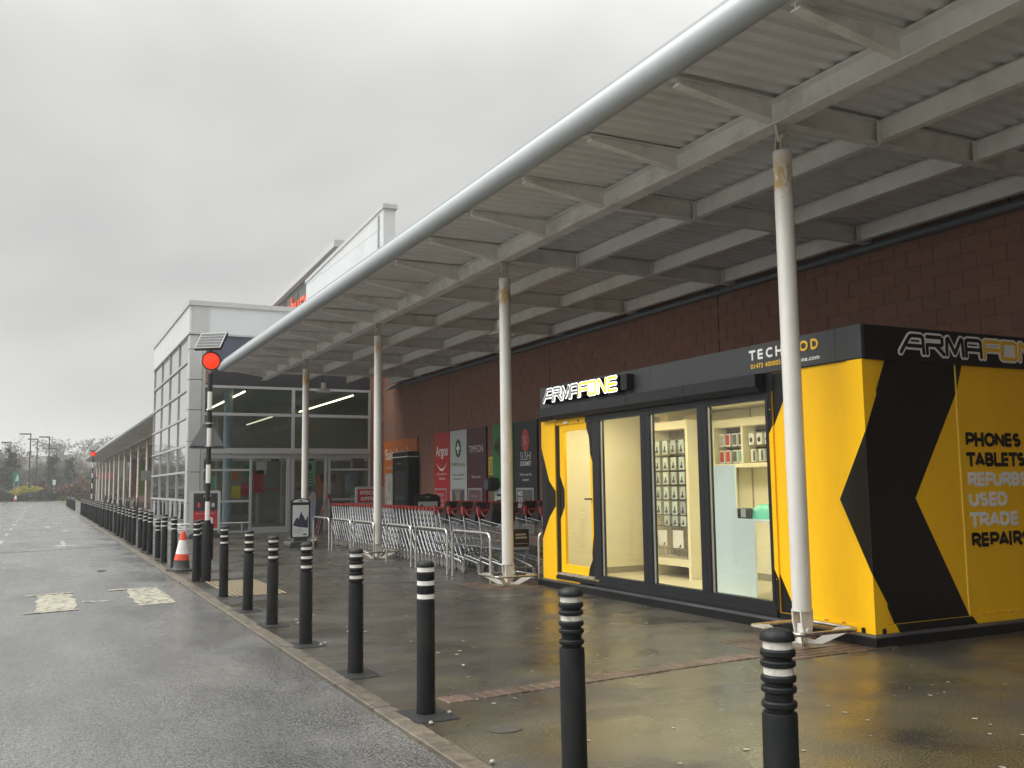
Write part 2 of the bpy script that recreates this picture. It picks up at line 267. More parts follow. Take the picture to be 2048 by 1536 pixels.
# ------------------------------------------------------------------ mesh builder
class MB:
    def __init__(s): s.v = []; s.f = []; s.mi = []
    def add(s, vs_, fs, m=0):
        o = len(s.v); s.v += [tuple(p) for p in vs_]; s.f += [tuple(i+o for i in f) for f in fs]; s.mi += [m]*len(fs); return s
    def box(s, x0, x1, y0, y1, z0, z1, m=0):
        return s.add([(x0,y0,z0),(x1,y0,z0),(x1,y1,z0),(x0,y1,z0),(x0,y0,z1),(x1,y0,z1),(x1,y1,z1),(x0,y1,z1)],
                     [(0,3,2,1),(4,5,6,7),(0,1,5,4),(1,2,6,5),(2,3,7,6),(3,0,4,7)], m)
    def cbox(s, x0, x1, y0, y1, z0, z1, c=.004, m=0):
        """box with chamfered vertical and top edges"""
        lv = [(z0, 0), (z1-c, 0), (z1, c)]; vs_ = []; fs = []
        for z, i in lv:
            a, b, p, q = x0+i, x1-i, y0+i, y1-i; k = c
            vs_ += [(a+k,p,z),(b-k,p,z),(b,p+k,z),(b,q-k,z),(b-k,q,z),(a+k,q,z),(a,q-k,z),(a,p+k,z)]
        for l in range(2):
            for i in range(8):
                j = (i+1) % 8; fs.append((l*8+i, l*8+j, l*8+8+j, l*8+8+i))
        fs += [tuple(range(16, 24)), tuple(range(7, -1, -1))]
        return s.add(vs_, fs, m)
    def quad(s, a, b, c, d, m=0): return s.add([a, b, c, d], [(0,1,2,3)], m)
    def ring(s, c, d1, d2, r, n): return [tuple(Vector(c)+d1*(r*math.cos(2*math.pi*i/n))+d2*(r*math.sin(2*math.pi*i/n))) for i in range(n)]
    def tube(s, pts, r, n=8, m=0, cap=True, closed=False):
        P = [Vector(p) for p in pts]; k = len(P); rs = r if isinstance(r, (list, tuple)) else [r]*k; vs_ = []; fs = []
        prev = None
        for i, p in enumerate(P):
            if closed: t = (P[(i+1) % k]-P[i-1]).normalized()
            else: t = ((P[min(i+1, k-1)]-P[max(i-1, 0)])).normalized()
            if prev is None:
                up = Vector((0,0,1)) if abs(t.z) < .9 else Vector((1,0,0)); d1 = t.cross(up).normalized()
            else: d1 = (prev - t*prev.dot(t)).normalized()
            prev = d1; d2 = t.cross(d1); vs_ += s.ring(p, d1, d2, rs[i], n)
        for i in range(k if closed else k-1):
            for j in range(n):
                a, b = i*n+j, i*n+(j+1) % n; c, d = ((i+1) % k)*n+(j+1) % n, ((i+1) % k)*n+j
                fs.append((a, b, c, d))
        if cap and not closed: fs += [tuple(range(n-1, -1, -1)), tuple(range((k-1)*n, k*n))]
        return s.add(vs_, fs, m)
    def lathe(s, prof, n=20, c=(0,0,0), m=0, ph=0, axis='z', sq=None):
        vs_ = []; fs = []
        for (r, z) in prof:
            for i in range(n):
                a = 2*math.pi*i/n+ph; x, y = r*math.cos(a), r*math.sin(a)
                vs_.append({'z': (c[0]+x, c[1]+y, c[2]+z), 'x': (c[0]+z, c[1]+x, c[2]+y), 'y': (c[0]+x, c[1]+z, c[2]+y)}[axis])
        k = len(prof)
        for l in range(k-1):
            for i in range(n):
                j = (i+1) % n; fs.append((l*n+i, l*n+j, l*n+n+j, l*n+n+i) if axis != 'y' else (l*n+j, l*n+i, l*n+n+i, l*n+n+j))
        if prof[0][0] > 1e-6: fs.append(tuple(range(n-1, -1, -1)))
        if prof[-1][0] > 1e-6: fs.append(tuple(range((k-1)*n, k*n)))
        return s.add(vs_, fs, m)
    def prism(s, poly, fn, d0, d1, m=0):
        """2D polygon (u,v) extruded between depths d0 and d1; fn(u,v,d) -> point"""
        k = len(poly); vs_ = [fn(u, v, d0) for u, v in poly]+[fn(u, v, d1) for u, v in poly]
        fs = [tuple(range(k)), tuple(range(2*k-1, k-1, -1))]+[(i, (i+1) % k+0, (i+1) % k+k, i+k) for i in range(k)]
        return s.add(vs_, fs, m)
    def build(s, name, mats, parent=None, smooth=None, label=None, cat=None, group=None, kind=None):
        me = bpy.data.meshes.new(name)
        org = Vector((0,0,0))
        if parent is not None:
            p = parent
            while p.parent: p = p.parent
            org = p.location
        me.from_pydata([(v[0]-org[0], v[1]-org[1], v[2]-org[2]) for v in s.v], [], s.f)
        if not isinstance(mats, (list, tuple)): mats = [mats]
        for x in mats: me.materials.append(M[x] if isinstance(x, str) else x)
        if len(mats) > 1: me.polygons.foreach_set('material_index', s.mi)
        bm = bmesh.new(); bm.from_mesh(me); bmesh.ops.recalc_face_normals(bm, faces=bm.faces); bm.to_mesh(me); bm.free()
        if smooth:
            me.polygons.foreach_set('use_smooth', [True]*len(me.polygons))
            try: me.set_sharp_from_angle(angle=R(smooth))
            except Exception: pass
        o = bpy.data.objects.new(name, me); C.objects.link(o)
        if parent is not None: o.parent = parent
        return tag(o, label, cat, group, kind)
def tag(o, label=None, cat=None, group=None, kind=None):
    if label: o['label'] = label
    if cat: o['category'] = cat
    if group: o['group'] = group
    if kind: o['kind'] = kind
    return o
def thing(name, loc, label, cat, group=None, kind=None):
    o = bpy.data.objects.new(name, None); C.objects.link(o); o.location = loc; o.empty_display_size = .2
    return tag(o, label, cat, group, kind)
def kids(o): return KID.get(o.name, [])
KID = {}
def index_children():
    KID.clear()
    for o in C.objects:
        if o.parent: KID.setdefault(o.parent.name, []).append(o)
def copy_tree(o, parent=None, loc=None, rot=None, label=None):
    c = o.copy(); C.objects.link(c); c.parent = parent
    if loc is not None: c.location = loc
    if rot is not None: c.rotation_euler = rot
    if label: c['label'] = label
    for ch in kids(o): copy_tree(ch, c)
    return c
def inst(me, name, parent, loc, rot=None, scale=None, kind=None):
    o = bpy.data.objects.new(name, me); C.objects.link(o); o.parent = parent; o.location = loc
    if rot: o.rotation_euler = rot
    if scale: o.scale = scale
    if kind: o['kind'] = kind
    return o
def bez(p0, p1, p2, n=5): return [tuple((1-t)**2*a+2*t*(1-t)*b+t*t*c for a, b, c in zip(p0, p1, p2)) for t in [i/n for i in range(n+1)]]
def fillet(pts, r, n=4, closed=False):
    P = [Vector(p) for p in pts]; out = []; k = len(P)
    for i in range(k):
        if not closed and i in (0, k-1): out.append(tuple(P[i])); continue
        a, b, c = P[i-1], P[i], P[(i+1) % k]
        ra = min(r, (a-b).length*.49); rc = min(r, (c-b).length*.49)
        out += bez(tuple(b+(a-b).normalized()*ra), tuple(b), tuple(b+(c-b).normalized()*rc), n)
    return out

# planes for print and lettering: front (-X facing): u runs towards -Y; end (-Y facing): u runs towards +X
def onX(X, Y0): return lambda u, v, d=0: (X-d, Y0-u, v)
def onY(Y, X0): return lambda u, v, d=0: (X0+u, Y-d, v)
def text(s, name, matn, fn, u, v, w, h, parent, bold=.0, ext=.0, d=.004, align='L', label=None):
    cu = bpy.data.curves.new('t', 'FONT'); cu.body = s; cu.size = 1; cu.offset = bold; cu.extrude = 0; cu.resolution_u = 3; cu.space_character = 1.04+bold*1.5
    o = bpy.data.objects.new('t', cu); C.objects.link(o); dg = bpy.context.evaluated_depsgraph_get(); dg.update()
    me = bpy.data.meshes.new_from_object(o.evaluated_get(dg)); bpy.data.objects.remove(o); bpy.data.curves.remove(cu)
    xs = [p.co.x for p in me.vertices]; ys = [p.co.y for p in me.vertices]
    if not xs: return None
    x0, x1, y0, y1 = min(xs), max(xs), min(ys), max(ys); sy_ = h/(y1-y0); sx_ = w/(x1-x0) if w else sy_
    wd_ = (x1-x0)*sx_; uo = {'L': u, 'C': u-wd_/2, 'R': u-wd_}[align]
    b = MB(); vs_ = [(p.co.x, p.co.y) for p in me.vertices]
    fs = [tuple(p.vertices) for p in me.polygons]
    P0 = [fn(uo+(x-x0)*sx_, v+(y-y0)*sy_, d+ext) for x, y in vs_]
    b.add(P0, fs)
    if ext:
        k = len(P0); P1 = [fn(uo+(x-x0)*sx_, v+(y-y0)*sy_, d) for x, y in vs_]
        ec = {}
        for f in fs:
            for i in range(len(f)):
                e_ = (f[i], f[(i+1) % len(f)]); ec[tuple(sorted(e_))] = ec.get(tuple(sorted(e_)), 0)+1
        b2 = MB(); sides = [(a, c) for (a, c), n_ in ec.items() if n_ == 1]
        b.add(P0+P1, [(a, c, c+k, a+k) for a, c in sides])
    bpy.data.meshes.remove(me)
    return b.build(name, matn, parent, label=label)
def flat(name, matn, fn, u0, u1, v0, v1, parent, d0=0, d1=.004, **kw):
    return MB().prism([(u0,v0),(u1,v0),(u1,v1),(u0,v1)], fn, d0, d1).build(name, matn, parent, **kw)
def oval(name, matn, fn, u, v, ru, rv, parent, d0=0, d1=.004, n=24):
    return MB().prism([(u+ru*math.cos(2*math.pi*i/n), v+rv*math.sin(2*math.pi*i/n)) for i in range(n)], fn, d0, d1).build(name, matn, parent)
def rrect(u0, u1, v0, v1, r, n=5):
    P = []
    for cx, cy, a0 in ((u1-r, v1-r, 0), (u0+r, v1-r, 90), (u0+r, v0+r, 180), (u1-r, v0+r, 270)):
        for i in range(n+1):
            a = R(a0+90*i/n); P.append((cx+r*math.cos(a), cy+r*math.sin(a)))
    return P

# ================================================================== GROUND
ZR = -0.03
g = MB()
g.quad((-120,-30,ZR),(2.08,-30,ZR),(2.08,152,ZR),(-120,152,ZR)); g.build('road', 'road', kind='structure')
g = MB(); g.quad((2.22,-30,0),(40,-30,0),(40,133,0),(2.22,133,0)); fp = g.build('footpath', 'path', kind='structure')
g = MB(); g.quad((-700,-400,-.12),(700,-400,-.12),(700,900,-.12),(-700,900,-.12)); g.build('ground', 'soil', kind='structure')
g = MB(); g.quad((-150,152,-.02),(60,152,-.02),(60,162,.15),(-150,162,.15)).quad((2.08,133,-.008),(60,133,-.008),(60,152,-.02),(2.08,152,-.02)); g.build('grass_bank', 'grass', kind='structure')
g = MB(); g.box(-120, 3, 151.6, 151.85, -.1, .12); g.build('far_kerb', 'kerb', kind='structure')
# kerb: a bed and its stones
kb = MB(); kb.box(2.085, 2.215, -30, 133, -.2, -.012); kb = kb.build('kerb', 'kerb', kind='structure')
st = MB(); st.cbox(2.078, 2.222, .004, .908, -.15, 0.004, .008); stm = st.build('kerb_stone', 'kerb', kb)
stm.location = (0, 1.8, 0)
for i in range(1, 60):
    o = inst(stm.data, 'kerb_stone', kb, (rnd.uniform(-.004, .004), 1.8+.915*i, rnd.uniform(-.003, .003)), (0, 0, rnd.uniform(-.003, .003)))
s2 = MB()
for i in range(60, 142): s2.cbox(2.078, 2.222, 1.8+.915*i+.004, 1.8+.915*i+.908, -.15, .004, .008)
for i in range(-12, 0): s2.cbox(2.078, 2.222, 1.8+.915*i+.004, 1.8+.915*i+.908, -.15, .004, .008)
s2.build('kerb_stone_run', 'kerb', kb, kind='stuff')
# channel of setts beside the kerb where the crossing is
# brick band across the footpath
bb = thing('brick_band', (2.4, 6.3, 0), 'band of red paving bricks crossing the tarmac footpath towards the nearest column', 'paving', kind='structure')
bk = MB(); bk.cbox(-.0435, .0435, -.097, .097, -.05, .007, .004); bkm = bk.build('brick', 'brickpave', bb); bkm.data.transform(Matrix.Translation((2.4, 6.3, 0)))
p0, p1 = Vector((2.62, 6.33)), Vector((5.72, 6.62)); nb = 32; dirv = (p1-p0)/nb; ang = math.atan2(dirv.y, dirv.x)
bkm.location = (p0.x-2.4, p0.y-6.3, 0); bkm.rotation_euler = (0, 0, ang)
for i in range(1, nb):
    q = p0+dirv*i; inst(bkm.data, 'brick', bb, (q.x-2.4, q.y-6.3, rnd.uniform(-.002, .002)), (0, 0, ang+rnd.uniform(-.02, .02)))
def brick_pad(cx, cy, nx, ny, lab):
    b = thing('brick_pad', (cx, cy, 0), lab, 'paving', kind='structure')
    for i in range(nx):
        for j in range(ny):
            x = (i-(nx-1)/2)*.205; y = (j-(ny-1)/2)*.102
            if abs(x) < .3 and abs(y) < .3: continue
            inst(bkm.data, 'brick', b, (x, y, rnd.uniform(-.003, .001)), (0, 0, R(90)+rnd.uniform(-.02, .02)))
    return b
COLY = [-11.78, -5.58, 0.63, 6.83, 13.04, 19.24, 25.44]; CX = 6.38
brick_pad(CX, 6.83, 6, 11, 'square of brown brick paving around the foot of the nearest column')
brick_pad(CX, 13.04, 6, 11, 'square of brick paving around the foot of the second column beside the trolleys')
# corduroy slabs
tp = thing('tactile_paving', (2.42, 13.7, 0), 'ribbed corduroy warning slabs set in the footpath behind the bollards', 'paving', kind='structure')
t_ = MB(); t_.cbox(0, .395, 0, .395, -.05, .005, .003, m=0)
for i in range(6): t_.cbox(.018+i*.0667, .045+i*.0667, .01, .385, .005, .013, .003, m=1)
tm = t_.build('slab', ['tact', 'tactb'], tp); tm.location = (0, 0, 0); tm.data.transform(Matrix.Translation((2.42, 13.7, 0)))
for i in range(2):
    for j in range(6):
        if i == j == 0: continue
        inst(tm.data, 'slab', tp, (i*.4, j*.4, 0))
# dark patches round bollards, children of the footpath
BX = 2.335
BY = [2.64, 4.07, 6.03, 7.6, 9.22, 10.7, 12.08, 13.8, 16.4]
for y in BY[:7]:
    b = MB(); w = .155; k = []
    for a in range(24):
        t = a/24*2*math.pi; rr = w/max(abs(math.cos(t)), abs(math.sin(t)))*rnd.uniform(.93, 1.04); k.append((BX+rr*math.cos(t)*.95, y-.03+rr*math.sin(t)*1.3))
    b.add([(BX, y-.03, .012)]+[(x, yy, .004) for x, yy in k], [(0, 1+i, 1+(i+1) % 24) for i in range(24)])
    b.build('asphalt_patch', 'patch', fp)
# gum, cigarette ends and crumbs on the ground
b = MB()
for i in range(420):
    x = rnd.uniform(2.4, 8.5); y = rnd.choice((rnd.uniform(2.2, 12), rnd.uniform(2.2, 28))); r = rnd.uniform(.006, .02); k = 7
    if 6.7 < x < 9.3 and 6.3 < y < 12.8: continue
    b.add([(x+r*rnd.uniform(.5, 1.3)*math.cos(2*math.pi*j/k), y+r*rnd.uniform(.5, 1.3)*math.sin(2*math.pi*j/k), .0045) for j in range(k)], [tuple(range(k))])
for x, y in ((2.5, 9.12), (2.44, 9.05), (2.47, 5.95), (2.26, 5.75), (2.6, 10.6), (2.05, 16.3), (2.56, 12), (3.2, 7.4), (2.9, 9.7), (2.24, 4.8)):
    b.lathe([(.0, 0), (.014, .004), (.016, .012), (.008, .02), (0, .022)], 7, (x, y, .004))
b.build('litter', 'gum', kind='stuff')
# drain cover by the bollards + round stains are material; small inspection cover
b = MB(); b.prism([(.11*math.cos(a*math.pi/12), .09*math.sin(a*math.pi/12)) for a in range(24)], lambda u, v, d: (2.62+u, 5.42+v, d), .001, .005)
b.build('access_cover', 'cover', fp)
# road markings
b = MB()
def mark(poly, z=ZR+.004): b.add([(x, y, z) for x, y in poly], [tuple(range(len(poly)))])
def rag(poly, amt=.03, n=6):
    o = []
    for i in range(len(poly)):
        a, c = poly[i], poly[(i+1) % len(poly)]
        for j in range(n):
            t = j/n; o.append((a[0]+(c[0]-a[0])*t+rnd.uniform(-amt, amt), a[1]+(c[1]-a[1])*t+rnd.uniform(-amt, amt)*2))
    return o
mark(rag([(0.0, 13.55), (.45, 13.75), (.50, 14.7), (.44, 15.75), (.02, 15.7), (-.02, 14.6)], .03))
mark(rag([(-.14, 13.42), (.50, 13.58), (.50, 13.68), (-.14, 13.52)], .008), ZR+.008)
mark(rag([(-.14, 15.62), (.5, 15.86), (.5, 15.98), (-.14, 15.74)], .008), ZR+.008)
b.build('road_marking', 'ypaint', kind='structure')
b = MB(); mark(rag([(1.23, 13.65), (1.68, 13.66), (1.72, 14.4), (1.70, 16.02), (1.22, 16.0), (1.2, 14.6)], .03)); mark(rag([(.98, 15.78), (1.3, 15.9), (1.3, 16.05), (.98, 15.95)], .01), ZR+.008)
b.build('road_marking', 'ypaint', kind='structure')
b = MB(); mark(rag([(.57, 14.38), (.95, 14.40), (.97, 14.48), (.57, 14.56)], .012))
mark(rag([(.30, 28.9), (1.05, 28.9), (.82, 29.6), (.72, 29.6), (.70, 32.2), (.60, 32.2), (.58, 29.6), (.45, 29.6)], .02))
mark(rag([(.7, 39.5), (1.1, 39.5), (.95, 40.6), (.85, 40.6)], .03)); mark(rag([(.25, 43), (.4, 43), (.4, 46), (.25, 46)], .03))
b.build('road_marking', 'wpaint', kind='structure')
b = MB()
for k in range(16):
    y = 26+k*5.4; mark(rag([(-1.06, y), (-.96, y), (-.96, y+2.6), (-1.06, y+2.6)], .012))
mark(rag([(.1, 58.8), (2.0, 58.8), (2.0, 59.3), (.1, 59.3)], .04)); mark(rag([(-6, 20.4), (-3, 20.4), (-3, 20.6), (-6, 20.6)], .02))
b.build('lane_line', 'wpaint', kind='structure')
# tar crack repairs in the road
b = MB()
mark([(-3, 26.3), (0, 27.2), (2.05, 28.6), (2.05, 28.66), (0, 27.28), (-3, 26.4)]); mark([(1.0, 19.6), (1.1, 19.55), (1.2, 19.9), (1.05, 20)])
b.build('road_crack', 'patch', kind='structure')

# ================================================================== WALL OF RED BLOCKS
W = 11.0
wl = thing('block_wall', (W, 6, 0), 'long wall of dark red-brown concrete blocks under the canopy', 'wall')
MB().box(W+.008, W+.35, -30, 32.55, 0, 6.2).build('mortar_bed', 'mortar', wl)
BH, BL = .2255, .445; joints = (13.6, 20.04, 26.45, 7.2, .8)
bmesh_block = MB(); bmesh_block.cbox(0, .024, .0035, BL-.0035, .0035, BH-.0035, .003)
bkm2 = bmesh_block.build('block', 'block', wl); bkm2.data.transform(Matrix.Translation((W, 6, 0)))
halfm = MB(); halfm.cbox(0, .024, .005, BL/2-.005, .005, BH-.005, .004)
first = True; rest = MB(); cnt = 0
cells = []
for r in range(22):
    y = -12.0+(BL/2 if r % 2 else 0)
    while y < 32.3:
        cells.append((r, y)); y += BL
def vis(r, y):
    z = r*BH
    if y < 5: return -1
    if 6.3 < y < 18.5 and z > 2.7: return 1/(y+2)
    return 0.2/(y+6) if z > 2.9 or y > 19.5 else -1
cells.sort(key=lambda c: -vis(*c))
for i, (r, y) in enumerate(cells):
    dx = rnd.uniform(-.0025, .0025)
    if i < 298:
        if first: bkm2.location = (dx, y-6, r*BH); first = False
        else: inst(bkm2.data, 'block', wl, (dx, y-6, r*BH))
    else: rest.box(W+dx, W+.024, y+.0035, y+BL-.0035, r*BH+.0035, (r+1)*BH-.0035)
rest.build('block_course', 'block', wl, kind='stuff')
for j in joints: MB().box(W-.004, W+.02, j-.008, j+.008, 0, 4.95).build('movement_joint', 'mjoint', wl)
MB().box(W-.03, W+.35, -30, 32.5, 4.965, 4.985).build('head_trim', 'gutter', wl)

# ================================================================== CANOPY
def ibeam(b, p0, p1, h, w, t=.012, h1=None):
    """I section between two points (top flange centre line), horizontal; h at start, h1 at end"""
    h1 = h if h1 is None else h1
    P0, P1 = Vector(p0), Vector(p1); d = (P1-P0).normalized(); s = Vector((d.y, -d.x, 0))
    def slab(za0, zb0, za1, zb1, hw):
        v = []
        for P, za, zb in ((P0, za0, zb0), (P1, za1, zb1)):
            for sg, z in ((-1, za), (1, za), (1, zb), (-1, zb)): v.append(tuple(P+s*(hw*sg)+Vector((0, 0, z))))
        b.add(v, [(0,1,2,3), (7,6,5,4), (0,4,5,1), (1,5,6,2), (2,6,7,3), (3,7,4,0)])
    slab(-t, 0, -t, 0, w/2); slab(-h, -h+t, -h1, -h1+t, w/2); slab(-h+t, -t, -h1+t, -t, .006)
ZT = 5.225
def make_column(parent, y):
    """white tube with forked ends, its stub with fins, base plate and guard rail"""
    b = MB(); b.lathe([(.084, .30), (.089, .302), (.089, 4.70), (.086, 4.705)], 24, (CX, y, 0)); c = b.build('column', 'column', parent, smooth=40)
    b = MB()
    b.prism([(-.055, 4.70), (.055, 4.70), (.05, 4.80), (.032, 4.89), (0, 4.905), (-.032, 4.89), (-.05, 4.80)], lambda u, v, d: (CX+u, y+d, v), -.045, -.03)
    b.prism([(-.055, 4.70), (.055, 4.70), (.05, 4.80), (.032, 4.89), (0, 4.905), (-.032, 4.89), (-.05, 4.80)], lambda u, v, d: (CX+u, y+d, v), .03, .045)
    b.prism([(-.075, 4.972), (.075, 4.972), (.035, 4.80), (-.035, 4.80)], lambda u, v, d: (CX+u, y+d, v), -.014, .014)
    b.lathe([(.03, -.058), (.03, .058)], 12, (CX, y, 4.86), axis='y'); b.lathe([(.016, -.07), (.016, .07)], 8, (CX, y, 4.86), axis='y')
    b.build('top_fork', 'rust', c, smooth=40)
    b = MB()
    for s in (-1, 1): b.prism([(-.075, .32), (.075, .32), (.07, .20), (.045, .075), (-.045, .075), (-.07, .20)], lambda u, v, d: (CX+u, y+d, v), s*.055-.008, s*.055+.008)
    b.prism([(-.055, .305), (.055, .305), (.055, .30), (-.055, .30)], lambda u, v, d: (CX+u, y+d, v), -.06, .06)
    b.lathe([(.022, -.078), (.028, -.072), (.028, .072), (.022, .078)], 14, (CX, y, .125), axis='y')
    b.build('foot_fork', 'column', c, smooth=40)
    b = MB(); b.prism([(-.045, .006), (.045, .006), (.04, .19), (-.04, .19)], lambda u, v, d: (CX+u, y+d, v), -.03, .03)
    for a in (45, 135, 225, 315):
        ca, sa = math.cos(R(a)), math.sin(R(a))
        b.prism([(.03, .006), (.16, .006), (.42, .135), (.42, .165), (.30, .165), (.10, .04), (.03, .06)], lambda u, v, d: (CX+u*ca-d*sa, y+u*sa+d*ca, v), -.008, .008)
    b.build('base_fin', 'column', c)
    MB().cbox(CX-.24, CX+.24, y-.24, y+.24, .001, .010, .003).build('base_plate', 'plate', c)
    q = fillet([(CX-.34, y-.34, .15), (CX+.34, y-.34, .15), (CX+.34, y+.34, .15), (CX-.34, y+.34, .15)], .07, 5, True)
    MB().tube(q, .019, 10, closed=True).build('guard_rail', 'ringst', c, smooth=60)
    return c
def canopy(label, y0, y1, cols, ribs_out, ribs_in, root_y):
    cn = thing('canopy', (CX, root_y, 0), label, 'canopy')
    b = MB(); ibeam(b, (CX, y0, ZT), (CX, y1, ZT), .25, .19); b.build('main_beam', 'steel', cn)
    # deck: corrugations run across, waves along Y
    b = MB(); prof = []; y = y0-.05; p = .2
    while y < y1+.1:
        prof += [(y, .0), (y+.075, .0), (y+.10, .038), (y+.175, .038)]; y += p
    vs_ = [(5.12, yy, ZT+.012+z) for yy, z in prof]+[(W+.3, yy, ZT+.012+z) for yy, z in prof]; k = len(prof)
    vs_ += [(x, yy, z_+.003) for x, yy, z_ in vs_]
    b.add(vs_, [(i, i+1, i+1+k, i+k) for i in range(k-1)]+[(i+2*k, i+k*3, i+1+3*k, i+1+2*k) for i in range(k-1)])
    b.build('roof_sheet', 'deck', cn)
    # gutter
    b = MB(); L_ = 2.6; yy = y0-.1; jt = []
    while yy < y1:
        e_ = min(yy+L_, y1); b.tube([(5.05, yy+.004, 5.357), (5.05, e_-.004, 5.357)], .135, 28); yy = e_; jt.append(e_)
    gt = b.build('gutter', 'gutter', cn, smooth=60)
    b = MB()
    for q in jt: b.tube([(5.05, q-.0045, 5.357), (5.05, q+.0045, 5.357)], .1352, 28)
    b.build('gutter_joint', 'flash', gt, smooth=60, kind='stuff')
    MB().box(5.10, 5.115, y0-.1, y1+.02, 5.25, 5.605).build('flashing', 'flash', cn)
    MB().box(5.12, W+.3, y0, y1, 5.55, 5.57).build('roof_top', 'flash', cn)
    first = None
    for y in ribs_out:
        if first is None:
            b = MB(); ibeam(b, (5.14, y, ZT), (CX-.1, y, ZT), .07, .10, h1=.24); first = b.build('rib', 'steel', cn); ry = y
        else: inst(first.data, 'rib', cn, (0, y-ry, 0))
    first = None
    for y in ribs_in:
        if first is None:
            b = MB(); ibeam(b, (CX+.012, y, ZT), (W-.05, y, ZT), .245, .12); first = b.build('cross_beam', 'steel', cn); ry = y
            cls = []
            for x in (7.68, 9.14, 10.64): bc = MB(); cls.append(bc); bc.box(x-.05, x+.02, y-.085, y-.062, ZT-.24, ZT-.02); bc.lathe([(.011, -.008), (.011, 0)], 8, (x-.015, y-.085, ZT-.08), axis='y'); bc.lathe([(.011, -.008), (.011, 0)], 8, (x-.015, y-.085, ZT-.17), axis='y')
            cls = [q.build('cleat', 'steel', first) for q in cls]
        else:
            o = inst(first.data, 'cross_beam', cn, (0, y-ry, 0)); [inst(q.data, 'cleat', o, (0, 0, 0)) for q in cls]
    for x in (7.68, 9.14, 10.64):
        b = MB(); ys = [y0]+[r for r in ribs_in if y0+.3 < r < y1-.3]+[y1]
        for a, e_ in zip(ys, ys[1:]):
            a += .065; e_ -= .065
            b.box(x, x+.004, a, e_, ZT-.235, ZT); b.box(x+.004, x+.065, a, e_, ZT-.004, ZT); b.box(x+.004, x+.065, a, e_, ZT-.235, ZT-.231); b.box(x-.03, x, a, e_, ZT-.235, ZT-.232); b.box(x-.03, x, a, e_, ZT-.03, ZT-.027)
            mid = (a+e_)/2
            for dz in (.08, .15): b.lathe([(.012, -.006), (.012, 0)], 8, (x, mid, ZT-dz), axis='x')
        b.build('purlin', 'purlin', cn)
    return cn
ro = [0.63+1.5525*i for i in range(-15, 20)]; ri = [0.63+3.1025*i for i in range(-7, 10)]
ca = canopy('long white steel canopy with corrugated roof and pinned columns running beside the kiosk', -23.5, 31.0, COLY, ro, ri, 6.83)
cproto = make_column(ca, 6.83)
index_children()
for y in COLY:
    if y != 6.83: copy_tree(cproto, ca, (0, y-6.83, 0))
# hooked cable ends under the cross beams
b = MB()
for y in (6.83, 9.94, 13.04, 16.1, 19.24): b.tube(bez((7.63, y-.10, 4.99), (7.62, y-.11, 4.90), (7.50, y-.06, 4.905), 6), .006, 6)
b.build('cable_hook', 'purlin', ca)
# dark rain pipe along the head of the wall
pp = MB(); pp.tube([(10.84, -9, 4.915), (10.84, 31.5, 4.915)], .06, 16)
for y in [-5+3.05*i for i in range(12)]: pp.tube([(10.84, y, 4.915), (10.84, y+.11, 4.915)], .068, 16)
rp = pp.build('rain_pipe', mat('pipe_dark', (.10, .12, .13), .4, var=.1), smooth=50, label='dark grey rain pipe running along the top of the red block wall', cat='pipe')
b = MB()
for y in [-5+3.05*i+.4 for i in range(12)]: b.box(10.83, 10.85, y, y+.02, 4.96, 5.2)
b.build('pipe_hanger', 'anthd', rp)
ca2 = canopy('far white canopy on a row of slim columns beyond the glass entrance building', 44.2, 132.4, [], [44.6+1.56*i for i in range(57)], [49.6+6.3*i for i in range(14)], 50)
FARY = [49.2+6.35*i for i in range(14)]
for y in FARY: copy_tree(cproto, ca2, (0, y-50, 0))
for o in [o for o in C.objects if o.name.startswith('column') and o.parent == ca2]: pass

# hanging lamps under the canopy
def pendant(x, y, z, lab):
    t = thing('pendant_light', (x, y, z), lab, 'light', 'pendant lights under the canopy')
    b = MB(); b.lathe([(.0, .20), (.075, .20), (.08, .18), (.08, .02), (.10, .0)], 18, (x, y, z)); b.build('lamp_body', 'white', t, smooth=40)
    b = MB(); b.lathe([(.09, .02), (.16, -.01), (.24, -.075), (.235, -.085), (.15, -.025), (.08, .0)], 24, (x, y, z)); b.build('lamp_shade', 'purlin', t, smooth=50)
    b = MB(); b.tube([(x, y, z+.2), (x, y, 5.0)], .006, 6); b.build('cable', 'dgry', t)
pendant(7.7, 28.5, 4.5, 'white pendant lamp hanging in front of the glass entrance')
pendant(7.75, 16.0, 4.42, 'white pendant lamp hanging behind the second column')

# ================================================================== KIOSK
KX, KY0, KY1, KXB = 6.80, 6.36, 12.69, 9.78
kz = thing('kiosk', (KX, KY0, 0), 'yellow and black phone repair kiosk with lit shop windows under the canopy', 'kiosk')
F = onX(KX, 0)          # u = -Y
def Fp(Y, z, d=0): return (KX-d, Y, z)
E_ = onY(KY0, 0)        # u = X
b = MB(); b.box(6.74, 9.84, 6.30, 12.75, 0, .085); b.build('skirting', 'skirt', kz)
b = MB(); b.box(6.755, 9.83, 6.315, 12.735, .085, .092); b.add([(6.755, 6.315, .092), (6.755, 12.735, .092), (6.79, 12.70, .112), (6.79, 6.35, .112)], [(0,1,2,3)]); b.add([(6.755, 6.315, .092), (9.83, 6.315, .092), (9.79, 6.35, .112), (6.79, 6.35, .112)], [(3,2,1,0)]); b.build('skirting_cap', 'skirtf', kz)
# shell: back, roof, floor, far end (solid walls with inner cream lining as separate parts)
b = MB(); b.box(KXB-.05, KXB, KY0+.06, KY1-.06, .11, 2.63); b.build('back_wall', 'yellow', kz)
MB().box(KX+.12, KXB-.05, KY1-.06, KY1-.003, .11, 2.63).build('end_wall', 'yellow', kz)
MB().box(KX+.02, KXB, KY0+.02, KY1-.02, 2.63, 2.66).build('roof', 'anth', kz)
